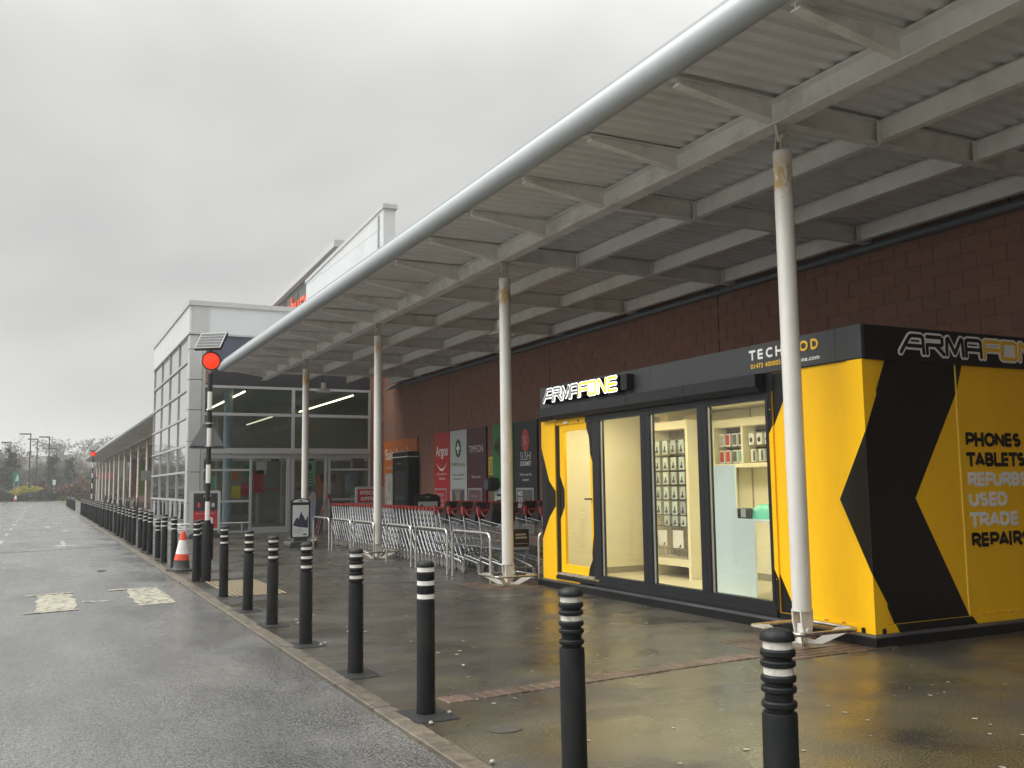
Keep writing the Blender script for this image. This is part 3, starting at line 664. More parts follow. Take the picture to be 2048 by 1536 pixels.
# fascia boards
fb = MB(); fb.box(KX-.004, KX+.03, 9.765, 12.70, 2.64, 2.95); fb.build('fascia_panel', 'anth', kz)
fb = MB(); fb.box(KX-.004, KX+.03, 6.675, 9.761, 2.64, 2.95); fb.build('fascia_panel', 'anth', kz)
fb = MB(); fb.box(KX-.004, KX+.03, 6.352, 6.671, 2.64, 2.95); fb.build('fascia_panel', 'anth', kz)
MB().box(KX+.03, KXB+.02, 6.345, 6.375, 2.625, 2.95).build('fascia_panel', 'black', kz)
MB().box(KX+.03, KXB+.02, 12.67, 12.70, 2.64, 2.95).build('fascia_panel', 'black', kz)
MB().box(KX+.0, KXB+.02, 6.352, 12.70, 2.95, 2.957).build('fascia_top', 'anth', kz)
# roller shutter box over the windows, with joints
b = MB(); Z0, Z1 = 2.445, 2.635
def shut(y0, y1): b.add([(KX-.004, y0, Z1), (KX-.12, y0, Z1-.008), (KX-.12, y0, Z0+.055), (KX-.07, y0, Z0), (KX-.004, y0, Z0), (KX-.004, y1, Z1), (KX-.12, y1, Z1-.008), (KX-.12, y1, Z0+.055), (KX-.07, y1, Z0), (KX-.004, y1, Z0)], [(0,1,2,3,4), (9,8,7,6,5), (0,5,6,1), (1,6,7,2), (2,7,8,3), (3,8,9,4), (4,9,5,0)])
for a, c in ((7.70, 8.93), (8.936, 10.16), (10.166, 11.38), (11.386, 12.58)): shut(a, c)
b.build('shutter_box', 'anthd', kz)
# corner posts
MB().box(KX+.001, KX+.165, KY0+.001, KY0+.19, .105, 2.628).build('corner_post', 'yellow', kz)
MB().box(KX+.001, KX+.12, 12.27, KY1-.002, .105, 2.44).build('corner_post', 'yellow', kz)
# solid bay between windows and near corner
MB().box(KX+.025, KX+.10, KY0+.19, 7.60, .13, 2.63).build('side_panel', 'yellow', kz)
MB().box(KX+.006, KX+.06, KY0+.19, 7.62, .105, .17).build('bottom_rail', 'yellow', kz)
MB().box(KX+.006, KX+.05, 7.60, 7.66, .17, 2.44).build('window_post', 'yellow', kz)
for y in [6.7+.22*i for i in range(4)]: pass
# end wall, recessed sheets either side of a trim line
MB().box(KX+.165, 8.065, KY0+.02, KY0+.06, .19, 2.63).build('end_panel', 'yellow', kz)
MB().box(8.085, KXB, KY0+.02, KY0+.06, .19, 2.63).build('end_panel', 'yellow', kz)
MB().box(8.066, 8.084, KY0+.012, KY0+.06, .19, 2.63).build('trim_strip', mat('trim_yellow', (.95, .62, .08), .3), kz)
MB().box(KX+.165, KXB, KY0+.004, KY0+.05, .108, .185).build('bottom_rail', 'yellow', kz)
b = MB()
for x in (6.91,): b.prism(rrect(x-.024, x+.024, .10, .16, .02), lambda u, v, d: (u, KY0-d, v), -.01, .003)
b.prism(rrect(-.024, .024, .10, .16, .02), lambda u, v, d: (KX-d, 6.50+u, v), -.01, .003)
b.build('forklift_slot', 'black', kz)
b = MB()
for y in (6.75, 6.97, 7.19, 7.41): b.cbox(KX+.0, KX+.02, y-.02, y+.02, .17, .182, .004)
for x in [8.25+.2*i for i in range(8)]: b.cbox(x-.02, x+.02, KY0+.0, KY0+.03, .185, .196, .004)
for y in (11.7, 11.82, 11.94, 12.06): b.cbox(KX-.002, KX+.02, y-.012, y+.012, .134, .142, .003)
b.build('panel_clip', 'trimd', kz)
b = MB()
for z in (.5, .95, 1.45, 1.9, 2.25): b.lathe([(.007, -.003), (.006, 0)], 8, (KX+.006, 7.63, z), axis='x'); b.lathe([(.007, -.003), (.006, 0)], 8, (KX+.001, 12.30, z), axis='x')
b.build('screw', 'trimd', kz)
# ---- black vinyl chevrons (flat film on the panels)
def film(poly, plane, d, name='vinyl_chevron'):
    fn = (lambda u, v, dd: (KX-dd, u, v)) if plane == 'F' else (lambda u, v, dd: (u, KY0-dd, v))
    MB().prism(poly, fn, d, d+.002).build(name, 'vinyl', kz)
film([(6.362, 1.945), (6.71, 1.325), (6.55, 1.01), (6.362, .645)], 'F', .0005)
film([(6.798, 1.945), (6.965, 2.30), (6.965, .375), (6.798, .645)], 'E', .0005)
film([(6.965, 2.30), (7.115, 2.628), (8.064, 2.628), (8.064, 2.33), (7.425, 1.327), (8.064, .20), (8.064, .187), (7.06, .187), (6.965, .375)], 'E', -.0185)
film([(8.085, 2.37), (8.085, 2.628), (8.182, 2.628)], 'E', -.0185)
film([(7.06, .185), (7.11, .108), (8.165, .108), (8.09, .185)], 'E', -.003)
# front: black wedge on the side bay, right of the last window
film([(7.599, 2.44), (7.30, 2.625), (7.599, 2.625)], 'F', -.0245)
film([(7.599, 2.075), (7.46, 2.30), (7.30, 2.625), (7.599, 2.625)], 'F', -.024)
film([(7.599, .555), (7.44, .28), (7.36, .172), (7.599, .172)], 'F', -.024)
film([(7.661, 1.995), (7.599, 2.085), (7.599, 2.44), (7.661, 2.44)], 'F', -.0055)
film([(7.661, .605), (7.599, .50), (7.599, .172), (7.661, .172)], 'F', -.0055)
film([(7.62, .17), (7.62, .107), (7.32, .107), (7.362, .17)], 'F', -.0055)
# left corner post wedge
film([(12.688, 2.04), (12.46, 1.55), (12.272, 1.40), (12.272, 1.18), (12.46, 1.02), (12.688, .70)], 'F', .0005)
# ---- window band: frame, mullions, glass
b = MB(); b.box(KX+.01, KX+.09, 7.66, 11.12, 2.36, 2.44); b.box(KX+.01, KX+.09, 7.66, 11.12, .18, .268); b.box(KX-.015, KX+.09, 7.62, 12.27, .135, .18); b.build('window_frame', 'anthd', kz)
MB().box(KX-.008, KX+.02, 7.62, 11.2, .105, .135).build('bottom_rail', 'black', kz)
for (a, c) in ((7.66, 7.70), (8.70, 8.765), (8.769, 8.86), (9.84, 9.93), (9.935, 10.03), (11.035, 11.12)):
    MB().box(KX+.0, KX+.09, a, c, .268, 2.36).build('mullion', 'anthd', kz)
for (a, c) in ((7.70, 8.70), (8.86, 9.84), (10.03, 11.035)):
    MB().box(KX+.045, KX+.053, a, c, .268, 2.36).build('window_pane', 'glassk', kz)
    MB().box(KX+.03, KX+.045, c-.018, c, .268, 2.36).box(KX+.03, KX+.045, a, a+.006, .268, 2.36).build('glazing_bead', 'mull', kz)
MB().box(KX+.02, KX+.095, 7.60, 12.27, 2.442, 2.63).build('header_panel', 'anthd', kz)
# ---- door bay
dr = MB(); dr.box(KX+.03, KX+.075, 12.05, 12.18, .235, 2.36); dr.box(KX+.03, KX+.075, 11.24, 11.32, .235, 2.36); dr.box(KX+.03, KX+.075, 11.32, 12.05, .235, .35); dr.box(KX+.03, KX+.075, 11.32, 12.05, 2.265, 2.36)
door = dr.build('door', 'yellow', kz)
MB().box(KX+.05, KX+.058, 11.32, 12.05, .35, 2.265).build('door_pane', 'glassk', door)
MB().tube([(KX+.03, 11.29, 1.29), (KX-.02, 11.29, 1.29), (KX-.02, 11.40, 1.29)], .011, 8).build('handle', 'black', door)
MB().box(KX+.02, KX+.07, 12.182, 12.268, .20, 2.36).build('door_jamb', 'black', kz)
MB().box(KX+.015, KX+.08, 11.122, 11.238, .20, 2.36).build('door_jamb', 'anthd', kz)
MB().box(KX+.015, KX+.08, 11.42, 12.26, 2.362, 2.44).build('door_head', 'yellow', kz)
MB().box(KX+.016, KX+.08, 11.122, 11.418, 2.362, 2.44).build('door_head', 'anthd', kz)
MB().box(KX-.01, KX+.08, 11.22, 12.24, .20, .215).box(KX-.002, KX+.06, 11.22, 12.24, .215, .228).build('door_sill', 'hoop', kz)
MB().box(KX+.0, KX+.03, 11.62, 12.27, .105, .134).build('bottom_rail', 'yellow', kz)
MB().box(KX-.002, KX+.015, 11.88, 12.0, 2.375, 2.405).build('closer_cover', 'purlin', kz)
MB().lathe([(.018, -.004), (.018, .001)], 12, (KX+.013, 11.60, 2.395), axis='x').build('door_sensor', 'black', kz)
# black film on the door's latch side (its ragged chevron edge)
fn_ = lambda u, v, dd: (KX+.03-dd, u, v)
MB().prism([(11.41, 2.36), (11.40, 2.27), (11.34, 2.16), (11.321, 2.0), (11.321, 1.93), (11.24, 1.77), (11.24, 2.36)], fn_, .0005, .003).build('vinyl_chevron', 'vinyl', door)
MB().prism([(11.24, .87), (11.29, .66), (11.31, .54), (11.30, .46), (11.38, .35), (11.42, .236), (11.24, .236)], fn_, .0005, .003).build('vinyl_chevron', 'vinyl', door)
MB().prism([(11.323, 2.263), (11.41, 2.263), (11.33, 2.05)], lambda u, v, dd: (KX+.05-dd, u, v), .0005, .003).build('vinyl_chevron', 'vinyl', door)
MB().prism([(11.323, .62), (11.34, .50), (11.37, .352), (11.323, .352)], lambda u, v, dd: (KX+.05-dd, u, v), .0005, .003).build('vinyl_chevron', 'vinyl', door)
MB().prism([(12.178, 1.62), (12.052, 1.42), (12.052, 1.18), (12.178, 1.0)], fn_, .0005, .003).build('vinyl_chevron', 'vinyl', door)
# ---- lining, floor, lit ceiling
b = MB(); b.box(9.10, 9.18, KY0+.07, KY1-.07, .13, 2.55); b.box(KX+.17, 9.10, KY1-.12, KY1-.07, .13, 2.55); b.box(KX+.17, 9.10, KY0+.07, KY0+.12, .13, 2.55); b.box(KX+.11, KX+.13, KY0+.07, 7.66, .13, 2.55)
b.build('inner_lining', 'cream', kz)
MB().box(9.085, 9.10, 12.2-5.5, 12.55, .13, .22).box(KX+.2, 9.085, 12.555, 12.57, .13, .22).build('skirting_board', 'skirtb', kz)
MB().box(KX+.10, 9.18, KY0+.07, KY1-.07, .115, .13).build('floor_board', 'creamf', kz)
MB().box(KX+.10, 9.18, KY0+.07, KY1-.07, 2.55, 2.57).build('ceiling_board', 'cream', kz)
for y in (7.4, 8.8, 10.2, 11.6): MB().box(7.15, 7.65, y-.3, y+.3, 2.535, 2.549).build('ceiling_lamp', 'ledk', kz)
MB().box(9.08, 9.10, 10.6, 10.615, .22, 2.55).box(9.08, 9.10, 8.9, 8.915, .22, 2.55).build('panel_joint', 'beige', kz)
MB().box(8.80, 9.08, 12.20, 12.42, .22, 2.55).build('boxed_pipe', 'cream', kz)
MB().box(9.07, 9.09, 11.9, 11.98, .52, .60).box(9.06, 9.085, 11.35, 11.45, 1.35, 1.42).build('socket', 'white', kz)
# ---- lettering
def strokes(polys, w, fn, u0, v0, sx_, sy_, d0, d1, b, eps=.0002):
    k = 0
    for P in polys:
        P = [(u0+x*sx_, v0+y*sy_) for x, y in P]
        for a, c in zip(P, P[1:]):
            dx, dy = c[0]-a[0], c[1]-a[1]; l = math.hypot(dx, dy)
            if l < 1e-6: continue
            nx, ny = -dy/l*w/2, dx/l*w/2
            b.prism([(a[0]+nx, a[1]+ny), (a[0]-nx, a[1]-ny), (c[0]-nx, c[1]-ny), (c[0]+nx, c[1]+ny)], fn, d0, d1+eps*k); k += 1
        for a in P: b.prism([(a[0]+w/2*math.cos(R(45*i+22)), a[1]+w/2*math.sin(R(45*i+22))) for i in range(8)], fn, d0, d1+eps*k); k += 1
ARMA = [('A', .95, [[(-.35, 0), (.12, .9), (.22, 1), (.75, 1), (.85, .9), (.88, 0)], [(.02, .40), (.86, .40)]]),
        ('R', .95, [[(.0, 0), (.0, .52), (.78, .52), (.85, .6), (.85, .92), (.75, 1), (.0, 1)], [(.5, .5), (.92, 0)]]),
        ('M', 1.0, [[(.02, 0), (.04, .95), (.12, 1), (.48, .12), (.84, 1), (.92, .95), (.95, 0)]]),
        ('A', .95, [[(.0, 0), (.0, .92), (.1, 1), (.75, 1), (.85, .92), (.88, 0)], [(.0, .42), (.86, .42)]])]
FONE = [('F', .9, [[(.0, 0), (.0, .92), (.1, 1), (.88, 1)], [(.0, .5), (.84, .5)]]),
        ('O', 1.02, [[(.0, .1), (.0, .9), (.1, 1), (.80, 1), (.9, .9), (.9, .1), (.80, 0), (.1, 0), (.0, .1)]]),
        ('N', 1.0, [[(.0, 0), (.0, 1), (.12, 1), (.75, 0), (.87, 0), (.87, 1)]]),
        ('E', .9, [[(.86, 1), (.0, 1), (.0, 0), (.86, 0)], [(.0, .5), (.84, .5)]])]
def logo(fn, u0, v0, width, h, parent, lit, body):
    tot = sum(w for _, w, _ in ARMA+FONE)+.13*7+.35; s = width/tot; u = u0+.35*s
    for i, (ch, w, P) in enumerate(ARMA+FONE):
        yel = i > 3
        if body:
            b = MB(); strokes(P, h*.38, fn, u, v0, s, h, .0, body, b); b.build('letter_return', 'black', parent)
        b = MB(); strokes(P, h*(.34 if lit else .47), fn, u, v0, s, h, body, body+.003, b)
        if ch == 'O': b.prism([(u+.1*s, v0+.1*h), (u+.8*s, v0+.1*h), (u+.8*s, v0+.9*h), (u+.1*s, v0+.9*h)], fn, body, body+.003)
        b.build('letter_edge', 'ewhite' if lit else 'lwhite', parent)
        b = MB(); strokes(P, h*(.19 if lit else .22), fn, u, v0, s, h, body+.003, body+.009, b); b.build('letter', ('eyel' if yel else 'edark') if lit else ('lyel' if yel else 'black'), parent)
        u += (w+.13)*s
logo(lambda u, v, d: (KX-.004-d, 12.38-u, v), .04, 2.715, 2.00, .165, kz, True, .13)
logo(lambda u, v, d: (u, KY0-.015-d, v), 7.30, 2.715, 2.24, .165, kz, False, .0)
MB().box(KX-.12, KX-.004, 10.13, 10.27, 2.70, 2.90).build('sign_end', 'black', kz)
def arc(cx, cy, rx, ry, a0, a1, n=7): return [(cx+rx*math.cos(R(a0+(a1-a0)*i/n)), cy+ry*math.sin(R(a0+(a1-a0)*i/n))) for i in range(n+1)]
HV = {'P': (.80, [[(0, 0), (0, 1), (.34, 1)]+arc(.36, .70, .30, .30, 90, -90)+[(0, .40)]]), 'H': (.86, [[(0, 0), (0, 1)], [(.66, 0), (.66, 1)], [(0, .5), (.66, .5)]]),
 'O': (1.0, [arc(.42, .5, .42, .5, 0, 360, 18)]), 'N': (.90, [[(0, 0), (0, 1), (.70, 0), (.70, 1)]]), 'E': (.74, [[(.54, 1), (0, 1), (0, 0), (.56, 0)], [(0, .5), (.48, .5)]]),
 'S': (.78, [arc(.28, .74, .27, .26, 45, 250, 8)+arc(.28, .27, .28, .27, 70, -140, 8)]), 'T': (.76, [[(-.04, 1), (.62, 1)], [(.29, 1), (.29, 0)]]), 'A': (.90, [[(-.06, 0), (.34, 1), (.74, 0)], [(.12, .26), (.56, .26)]]),
 'B': (.82, [[(0, 0), (0, 1), (.34, 1)]+arc(.34, .76, .24, .24, 90, -90, 6)+[(0, .52)], [(.34, .52)]+arc(.34, .26, .28, .26, 90, -90, 6)+[(0, 0)]]), 'L': (.68, [[(0, 1), (0, 0), (.52, 0)]]),
 'R': (.84, [[(0, 0), (0, 1), (.34, 1)]+arc(.36, .71, .29, .29, 90, -90)+[(0, .42)], [(.30, .42), (.62, 0)]]), 'F': (.70, [[(0, 0), (0, 1), (.54, 1)], [(0, .48), (.48, .48)]]), 'U': (.88, [[(0, 1), (0, .32)]+arc(.33, .32, .33, .32, 180, 360, 9)+[(.66, 1)]]),
 'D': (.90, [[(0, 0), (0, 1), (.28, 1)]+arc(.28, .5, .40, .5, 90, -90, 9)+[(0, 0)]]), 'I': (.30, [[(0, 0), (0, 1)]]), 'C': (.86, [arc(.42, .5, .42, .5, 48, 312, 14)])}
def heavy(s, matn, fn, u, v, w, h, parent, wt=.24, sp=.10, d=.003, name='wall_lettering'):
    sw_ = h*wt; adv = [HV[c][0] for c in s]; tot = sum(adv)+sp*(len(s)-1)-.1; k = (w-sw_)/tot; x = u+sw_/2; v += sw_/2; hh = h-sw_
    for c, a in zip(s, adv):
        b = MB(); i = 0
        for P in HV[c][1]:
            Q = [(x+px_*k, v+py_*hh) for px_, py_ in P]
            for n_, (p, q) in enumerate(zip(Q, Q[1:])):
                dx, dy = q[0]-p[0], q[1]-p[1]; l_ = max(math.hypot(dx, dy), 1e-6)
                if l_ < 1e-5: continue
                ex, ey = dx/l_*sw_*.5, dy/l_*sw_*.5
                p2 = (p[0]-ex, p[1]-ey) if n_ == 0 and len(Q) < 4 and c not in 'ANM' else p; q2 = (q[0]+ex, q[1]+ey) if n_ == len(Q)-2 and len(Q) < 4 and c not in 'AN' else q
                nx_, ny_ = -dy/l_*sw_/2, dx/l_*sw_/2; i += 1
                b.prism([(p2[0]+nx_, p2[1]+ny_), (p2[0]-nx_, p2[1]-ny_), (q2[0]-nx_, q2[1]-ny_), (q2[0]+nx_, q2[1]+ny_)], fn, d, d+.002+.0001*i)
            for p in Q[1:-1]:
                i += 1; b.prism([(p[0]+sw_/2*math.cos(R(30*j)), p[1]+sw_/2*math.sin(R(30*j))) for j in range(12)], fn, d, d+.002+.0001*i)
        b.build(name, matn, parent); x += (a+sp)*k
Ff = lambda u, v, d=0: (KX-.004-d, -u, v)
heavy('TECH', 'lwhite', Ff, -7.90, 2.792, .52, .108, kz, wt=.22, sp=.35, name='letter')
heavy('POD', 'lyel', Ff, -7.28, 2.792, .405, .108, kz, wt=.22, sp=.35, name='letter')
text('01473 400005', 'phone_number', 'lyel', Ff, -7.885, 2.70, .46, .052, kz, bold=.02)
text('armafone.com', 'web_address', 'lwhite', Ff, -7.36, 2.69, .48, .048, kz, bold=.02)
Ee = lambda u, v, d=0: (u, KY0+.02-d, v)
for i, (w_, c_, ww) in enumerate((('PHONES', 'vinyl', .83), ('TABLETS', 'vinyl', .88), ('REFURBS', 'lwhite', .90), ('USED', 'lwhite', .57), ('TRADE', 'lwhite', .72), ('REPAIRS', 'vinyl', .88))):
    heavy(w_, c_, Ee, 8.17, 1.818-.1968*i, ww+.01, .143, kz, wt=.26)
# ---- fittings inside, each its own thing
du = thing('display_cabinet', (8.3, 11.05, .13), 'cream display cabinet hung with phone packs behind the middle window', 'cabinet')
b = MB(); b.box(8.28, 9.05, 11.90, 11.96, .13, 2.40); b.box(8.28, 9.05, 11.02, 11.08, .13, 2.40); b.box(8.28, 9.05, 11.08, 11.90, 2.28, 2.40); b.box(8.28, 9.05, 11.08, 11.90, .30, .40); b.build('carcass', 'cream', du)
MB().box(8.60, 8.62, 11.08, 11.90, .40, 2.28).build('slat_back', 'slat', du)
for z in (2.09+.02, 1.88, 1.66, 1.45, 1.24, 1.02, .86): MB().box(8.585, 8.60, 11.08, 11.90, z, z+.02).tube([(8.32, 11.10, z+.01), (8.32, 11.88, z+.01)], .006, 6).build('hanging_rail', 'dgry', du)
def pack(x, y, z, w, h, lab, grp, kind):
    t = thing('phone_pack', (x, y, z), lab, 'phone pack', grp)
    b = MB(); b.cbox(x-.006, x+.006, y-w/2, y+w/2, z, z+h, .003); b.build('card', 'packb' if kind < 2 else 'postw', t)
    if kind == 0:
        MB().prism([(y-w*.20, z+.02), (y+w*.28, z+.02), (y+w*.30, z+h*.25), (y+w*.12, z+h*.34), (y+w*.05, z+h*.62), (y-w*.12, z+h*.60), (y-w*.10, z+h*.38), (y-w*.26, z+h*.22)], lambda u, v, d: (x-.006-d, u, v), .0, .002).build('printed_figure', 'navy', t)
    elif kind == 2:
        MB().prism([(y-w*.3, z+.01), (y-w*.05, z+.01), (y-w*.3, z+.06)], lambda u, v, d: (x-.006-d, u, v), .0, .002).build('printed_corner', 'navy', t)
    return t
rows = [(1.925, 2.12), (1.69, 1.87), (1.48, 1.655), (1.262, 1.44), (1.038, 1.225), (.875, 1.015)]
names = ('top', 'second', 'third', 'fourth', 'fifth', 'bottom'); cols_ = ('far left', 'second from left', 'third from left', 'right-most')
for i, (z0, z1) in enumerate(rows):
    for j, y in enumerate((11.80, 11.60, 11.40, 11.20)):
        if i == 5 and j == 0: continue
        pack(8.30, y, z0, .125, z1-z0, 'hanging phone accessory pack in the %s row of the cabinet, %s' % (names[i], cols_[j]), 'phone accessory packs hung in the cabinet', 0)
pack(8.30, 11.72, .58, .22, .22, 'larger white pack at the foot of the cabinet, left one', 'large white packs', 2); pack(8.30, 11.34, .56, .25, .25, 'larger white pack at the foot of the cabinet, right one', 'large white packs', 2)
b = MB()
for i in range(9): b.tube([(8.29, 11.12+.095*i, .42), (8.29, 11.12+.095*i, .54)], .003, 4)
b.tube([(8.29, 11.1, .54), (8.29, 11.9, .54)], .004, 4); b.tube([(8.29, 11.1, .45), (8.29, 11.9, .45)], .004, 4); b.build('wire_basket', 'chrome', du)
su = thing('shelf_unit', (8.7, 9.3, 1.7), 'cream shelf unit with boxed phone cases behind the right window', 'shelf')
b = MB(); b.box(8.68, 9.08, 10.92, 10.99, .13, 2.37); b.box(8.68, 9.08, 10.30, 10.34, 1.76, 2.27); b.box(8.68, 9.08, 8.2, 10.92, 2.27, 2.38); b.box(8.68, 9.08, 8.2, 10.92, 1.70, 1.755); b.build('carcass', 'cream', su)
MB().box(8.93, 8.95, 8.2, 10.92, 1.755, 2.27).build('slat_back', 'slat', su)
MB().box(8.90, 8.93, 8.2, 10.92, 1.96, 1.975).box(8.90, 8.93, 8.2, 10.92, 2.2, 2.215).build('hanging_rail', 'dgry', su)
def pcase(y, z, colr, lab):
    t = thing('phone_case_box', (8.72, y, z), lab, 'phone case', 'boxed phone cases on the shelf unit')
    MB().cbox(8.70, 8.73, y-.052, y+.052, z, z+.18, .004).build('box', 'postw', t); MB().prism(rrect(y-.038, y+.038, z+.018, z+.162, .012), lambda u, v, d: (8.70-d, u, v), 0, .003).build('case', colr, t)
for j, (y, c1, c2, n1, n2) in enumerate(((10.78, 'beige', 'plum', 'beige', 'dark red'), (10.65, 'plum', 'red', 'red', 'bright red'), (10.50, 'slate', 'slate', 'charcoal', 'dark grey'), (10.37, 'sblack', 'mint', 'black', 'mint green'))):
    pcase(y, 2.00, c1, 'boxed phone case in %s on the upper row of the shelf unit' % n1); pcase(y, 1.765, c2, 'boxed phone case in %s on the lower row of the shelf unit' % n2)
for j, y in enumerate((10.14, 9.98, 9.82)):
    t = thing('gadget_box', (8.72, y, 2.0), ['white gadget box with round window next to the shelf divider', 'white gadget box with round window in the middle of the upper right shelf', 'white gadget box with round window nearest the window frame'][j], 'box', 'white gadget boxes')
    MB().cbox(8.69, 8.75, y-.05, y+.05, 2.0, 2.16, .004).build('box', 'postw', t); oval('print', 'sblack', lambda u, v, d: (8.69-d, u, v), y, 2.07, .028, .034, t)
    t = thing('gadget_box', (8.74, y-.02, 1.77), ['pale slim box beside the divider on the lower right shelf', 'pale slim box in the middle of the lower right shelf', 'pale slim box nearest the window frame on the lower shelf'][j], 'box', 'pale slim boxes')
    MB().cbox(8.70, 8.80, y-.07, y+.03, 1.77, 1.94, .004).build('box', 'postw', t); MB().prism([(y-.06, 1.785), (y-.02, 1.785), (y-.02, 1.92), (y-.06, 1.92)], lambda u, v, d: (8.70-d, u, v), 0, .003).build('print', 'slate', t)
ct = thing('counter', (7.6, 8.9, .13), 'pale frosted serving counter and screen behind the right window', 'counter')
MB().prism([(9.45, .135), (8.64, .135), (8.64, 1.07), (8.95, 1.07), (8.95, 1.70), (9.40, 1.70)], lambda u, v, d: (7.42-d, u, v), 0, .02).build('front_screen', 'frost', ct)
MB().box(7.42, 8.3, 7.8, 9.6, 1.03, 1.06).build('worktop', 'postw', ct)
for i, z in enumerate((.15, .355, .55, .745)):
    MB().cbox(7.62, 8.2, 8.0, 8.62, z, z+.185, .005).build('drawer', 'cream', ct); MB().box(7.60, 7.62, 8.25, 8.37, z+.12, z+.135).build('drawer_handle', 'chrome', ct)
MB().box(7.42, 7.44, 7.8, 8.635, .135, .14).build('kick_board', 'cream', ct)
t = thing('card_reader', (7.9, 9.2, 1.06), 'black card reader with grey keypad lying on the serving counter', 'card reader'); MB().cbox(7.45, 7.56, 8.83, 9.02, 1.062, 1.19, .01).build('body', 'dgry', t)
MB().prism(rrect(8.84, 8.92, 1.085, 1.18, .01), lambda u, v, d: (7.45-d, u, v), 0, .004).build('keypad', 'gframe', t)
t = thing('folded_cloth', (7.7, 9.0, 1.06), 'mint green and grey cloth heaped on the counter by the card reader', 'cloth')
b = MB(); prof = [(0, .16), (.06, .15), (.11, .10), (.14, .04), (.15, 0)]
b.add([(7.66+.14*math.cos(a)*r, 8.74+.19*math.sin(a)*r*(1+.1*math.sin(3*a)), 1.062+z) for r, z in ((1, 0), (.92, .08), (.7, .14), (.35, .17), (.02, .175)) for a in [2*math.pi*i/14 for i in range(14)]], [(l*14+i, l*14+(i+1) % 14, l*14+14+(i+1) % 14, l*14+14+i) for l in range(4) for i in range(14)])
b.build('cloth', 'mint', t, smooth=60)
t = thing('blue_carton', (7.5, 9.15, 1.06), 'small dark blue carton at the left end of the counter top', 'carton'); MB().cbox(7.46, 7.56, 9.04, 9.12, 1.062, 1.17, .004).build('carton', 'navy', t)

# ================================================================== ENTRANCE BUILDING
FX, FY = 4.28, 32.6
eb = thing('entrance_building', (FX, FY, 0), 'flat roofed silver and glass entrance building where the near canopy ends', 'building')
BY1 = 43.7
ZL = [.20, 1.12, 2.05, 2.93, 3.87, 4.80, 5.75, 6.62]
# roof, parapet, capping
MB().box(FX+.1, 11.4, FY+.1, BY1, 6.55, 6.66).build('roof', 'cap', eb)
b = MB(); 
for a, c in ((FY-.01, 35.9), (35.92, 38.9), (38.92, 41.3), (41.32, BY1)): b.box(FX-.03, FX+.05, a, c, 6.68, 7.60)
b.build('parapet_panel', 'silverl', eb)
MB().box(FX+.052, 4.88, FY-.04, FY+.04, 6.68, 7.60).build('parapet_panel', 'silver', eb)
for a, c in ((4.90, 8.0), (8.02, 11.0)): MB().box(a, c, FY-.03, FY+.04, 6.68, 7.60).build('parapet_panel', 'silverl', eb)
MB().box(FX-.07, 6.9, FY-.09, FY+.1, 7.60, 7.76).build('capping', 'cap', eb)
MB().box(6.91, 11.1, FY-.09, FY+.1, 7.60, 7.76).build('capping', 'cap', eb)
MB().box(FX-.075, FX+.1, FY+.1, BY1+.05, 7.60, 7.765).build('capping', 'cap', eb)
MB().box(FX-.05, 11.1, FY-.06, FY+.05, 6.62, 6.68).box(FX-.05, FX+.05, FY+.05, BY1, 6.62, 6.68).build('drip_rail', 'mull', eb)
# corner column cladding, a panel per storey line
for z0, z1 in zip([0, 1.02, 2.06, 3.07, 4.11, 5.12, 6.14], [1.01, 2.05, 3.06, 4.10, 5.11, 6.13, 6.62]):
    MB().cbox(FX-.02, 4.70, FY-.02, FY+.36, z0, z1, .03).build('cladding_panel', 'silver', eb, smooth=30)
MB().box(4.70, 4.80, FY-.005, FY+.10, 0, 6.62).build('edge_mullion', 'mull', eb)
# side curtain wall
MY = [32.98, 35.4, 38.05, 40.75, 43.55]
b = MB()
for y in MY: MB().box(FX-.01, FX+.09, y-.035, y+.035, .12, 6.62).build('mullion', 'mull', eb)
for z in ZL[:-1]: MB().box(FX-.02, FX+.09, 32.98, 43.6, z-.035, z+.035).build('transom', 'mull', eb)
MB().box(FX, FX+.1, 32.98, 43.6, 0, .165).build('plinth', 'silver', eb)
for i in range(4):
    for j in range(7):
        y0, y1, z0, z1 = MY[i]+.035, MY[i+1]-.035, ZL[j]+.035, ZL[j+1]-.035
        t1, t2 = rnd.uniform(-.006, .006), rnd.uniform(-.006, .006)
        MB().add([(FX+.03+t1, y0, z0), (FX+.03, y1, z0), (FX+.03+t2, y1, z1), (FX+.03+t1+t2, y0, z1)], [(0,1,2,3)]).build('window_pane', 'glassb', eb)
# front: fascia zones
MB().box(4.80, 10.5, FY, FY+.08, 4.95, 5.72).build('dark_fascia', 'darkfas', eb)
for a, c in ((4.80, 6.7), (6.71, 8.6), (8.61, 10.5)): MB().box(a, c, FY, FY+.06, 5.73, 6.62).build('purple_panel', 'purple', eb)
MB().box(4.80, 4.98, FY-.004, FY, 5.0, 5.55).build('brick_slip', 'block', eb)
MB().box(10.5, 11.02, FY-.02, FY+.3, 0, 6.62).build('pier', 'block', eb)
MB().box(10.46, 10.52, FY-.03, FY+.06, 0, 4.95).build('edge_mullion', 'mull', eb)
for z0, z1, p in ((4.86, 4.945, .0), (3.93, 4.03, .0), (2.66, 2.84, .06), (2.50, 2.64, .02)): MB().box(4.80, 10.46, FY-.02-p, FY+.08, z0, z1).build('transom', 'mull', eb)
MB().box(7.70, 7.80, FY-.03, FY+.08, 2.84, 4.86).build('mullion', 'mull', eb)
for x0, x1 in ((6.30, 6.37), (7.54, 7.66), (7.68, 7.80), (8.86, 8.94), (8.98, 9.07)): MB().box(x0, x1, FY-.03, FY+.08, 0, 2.50).build('mullion', 'mull', eb)
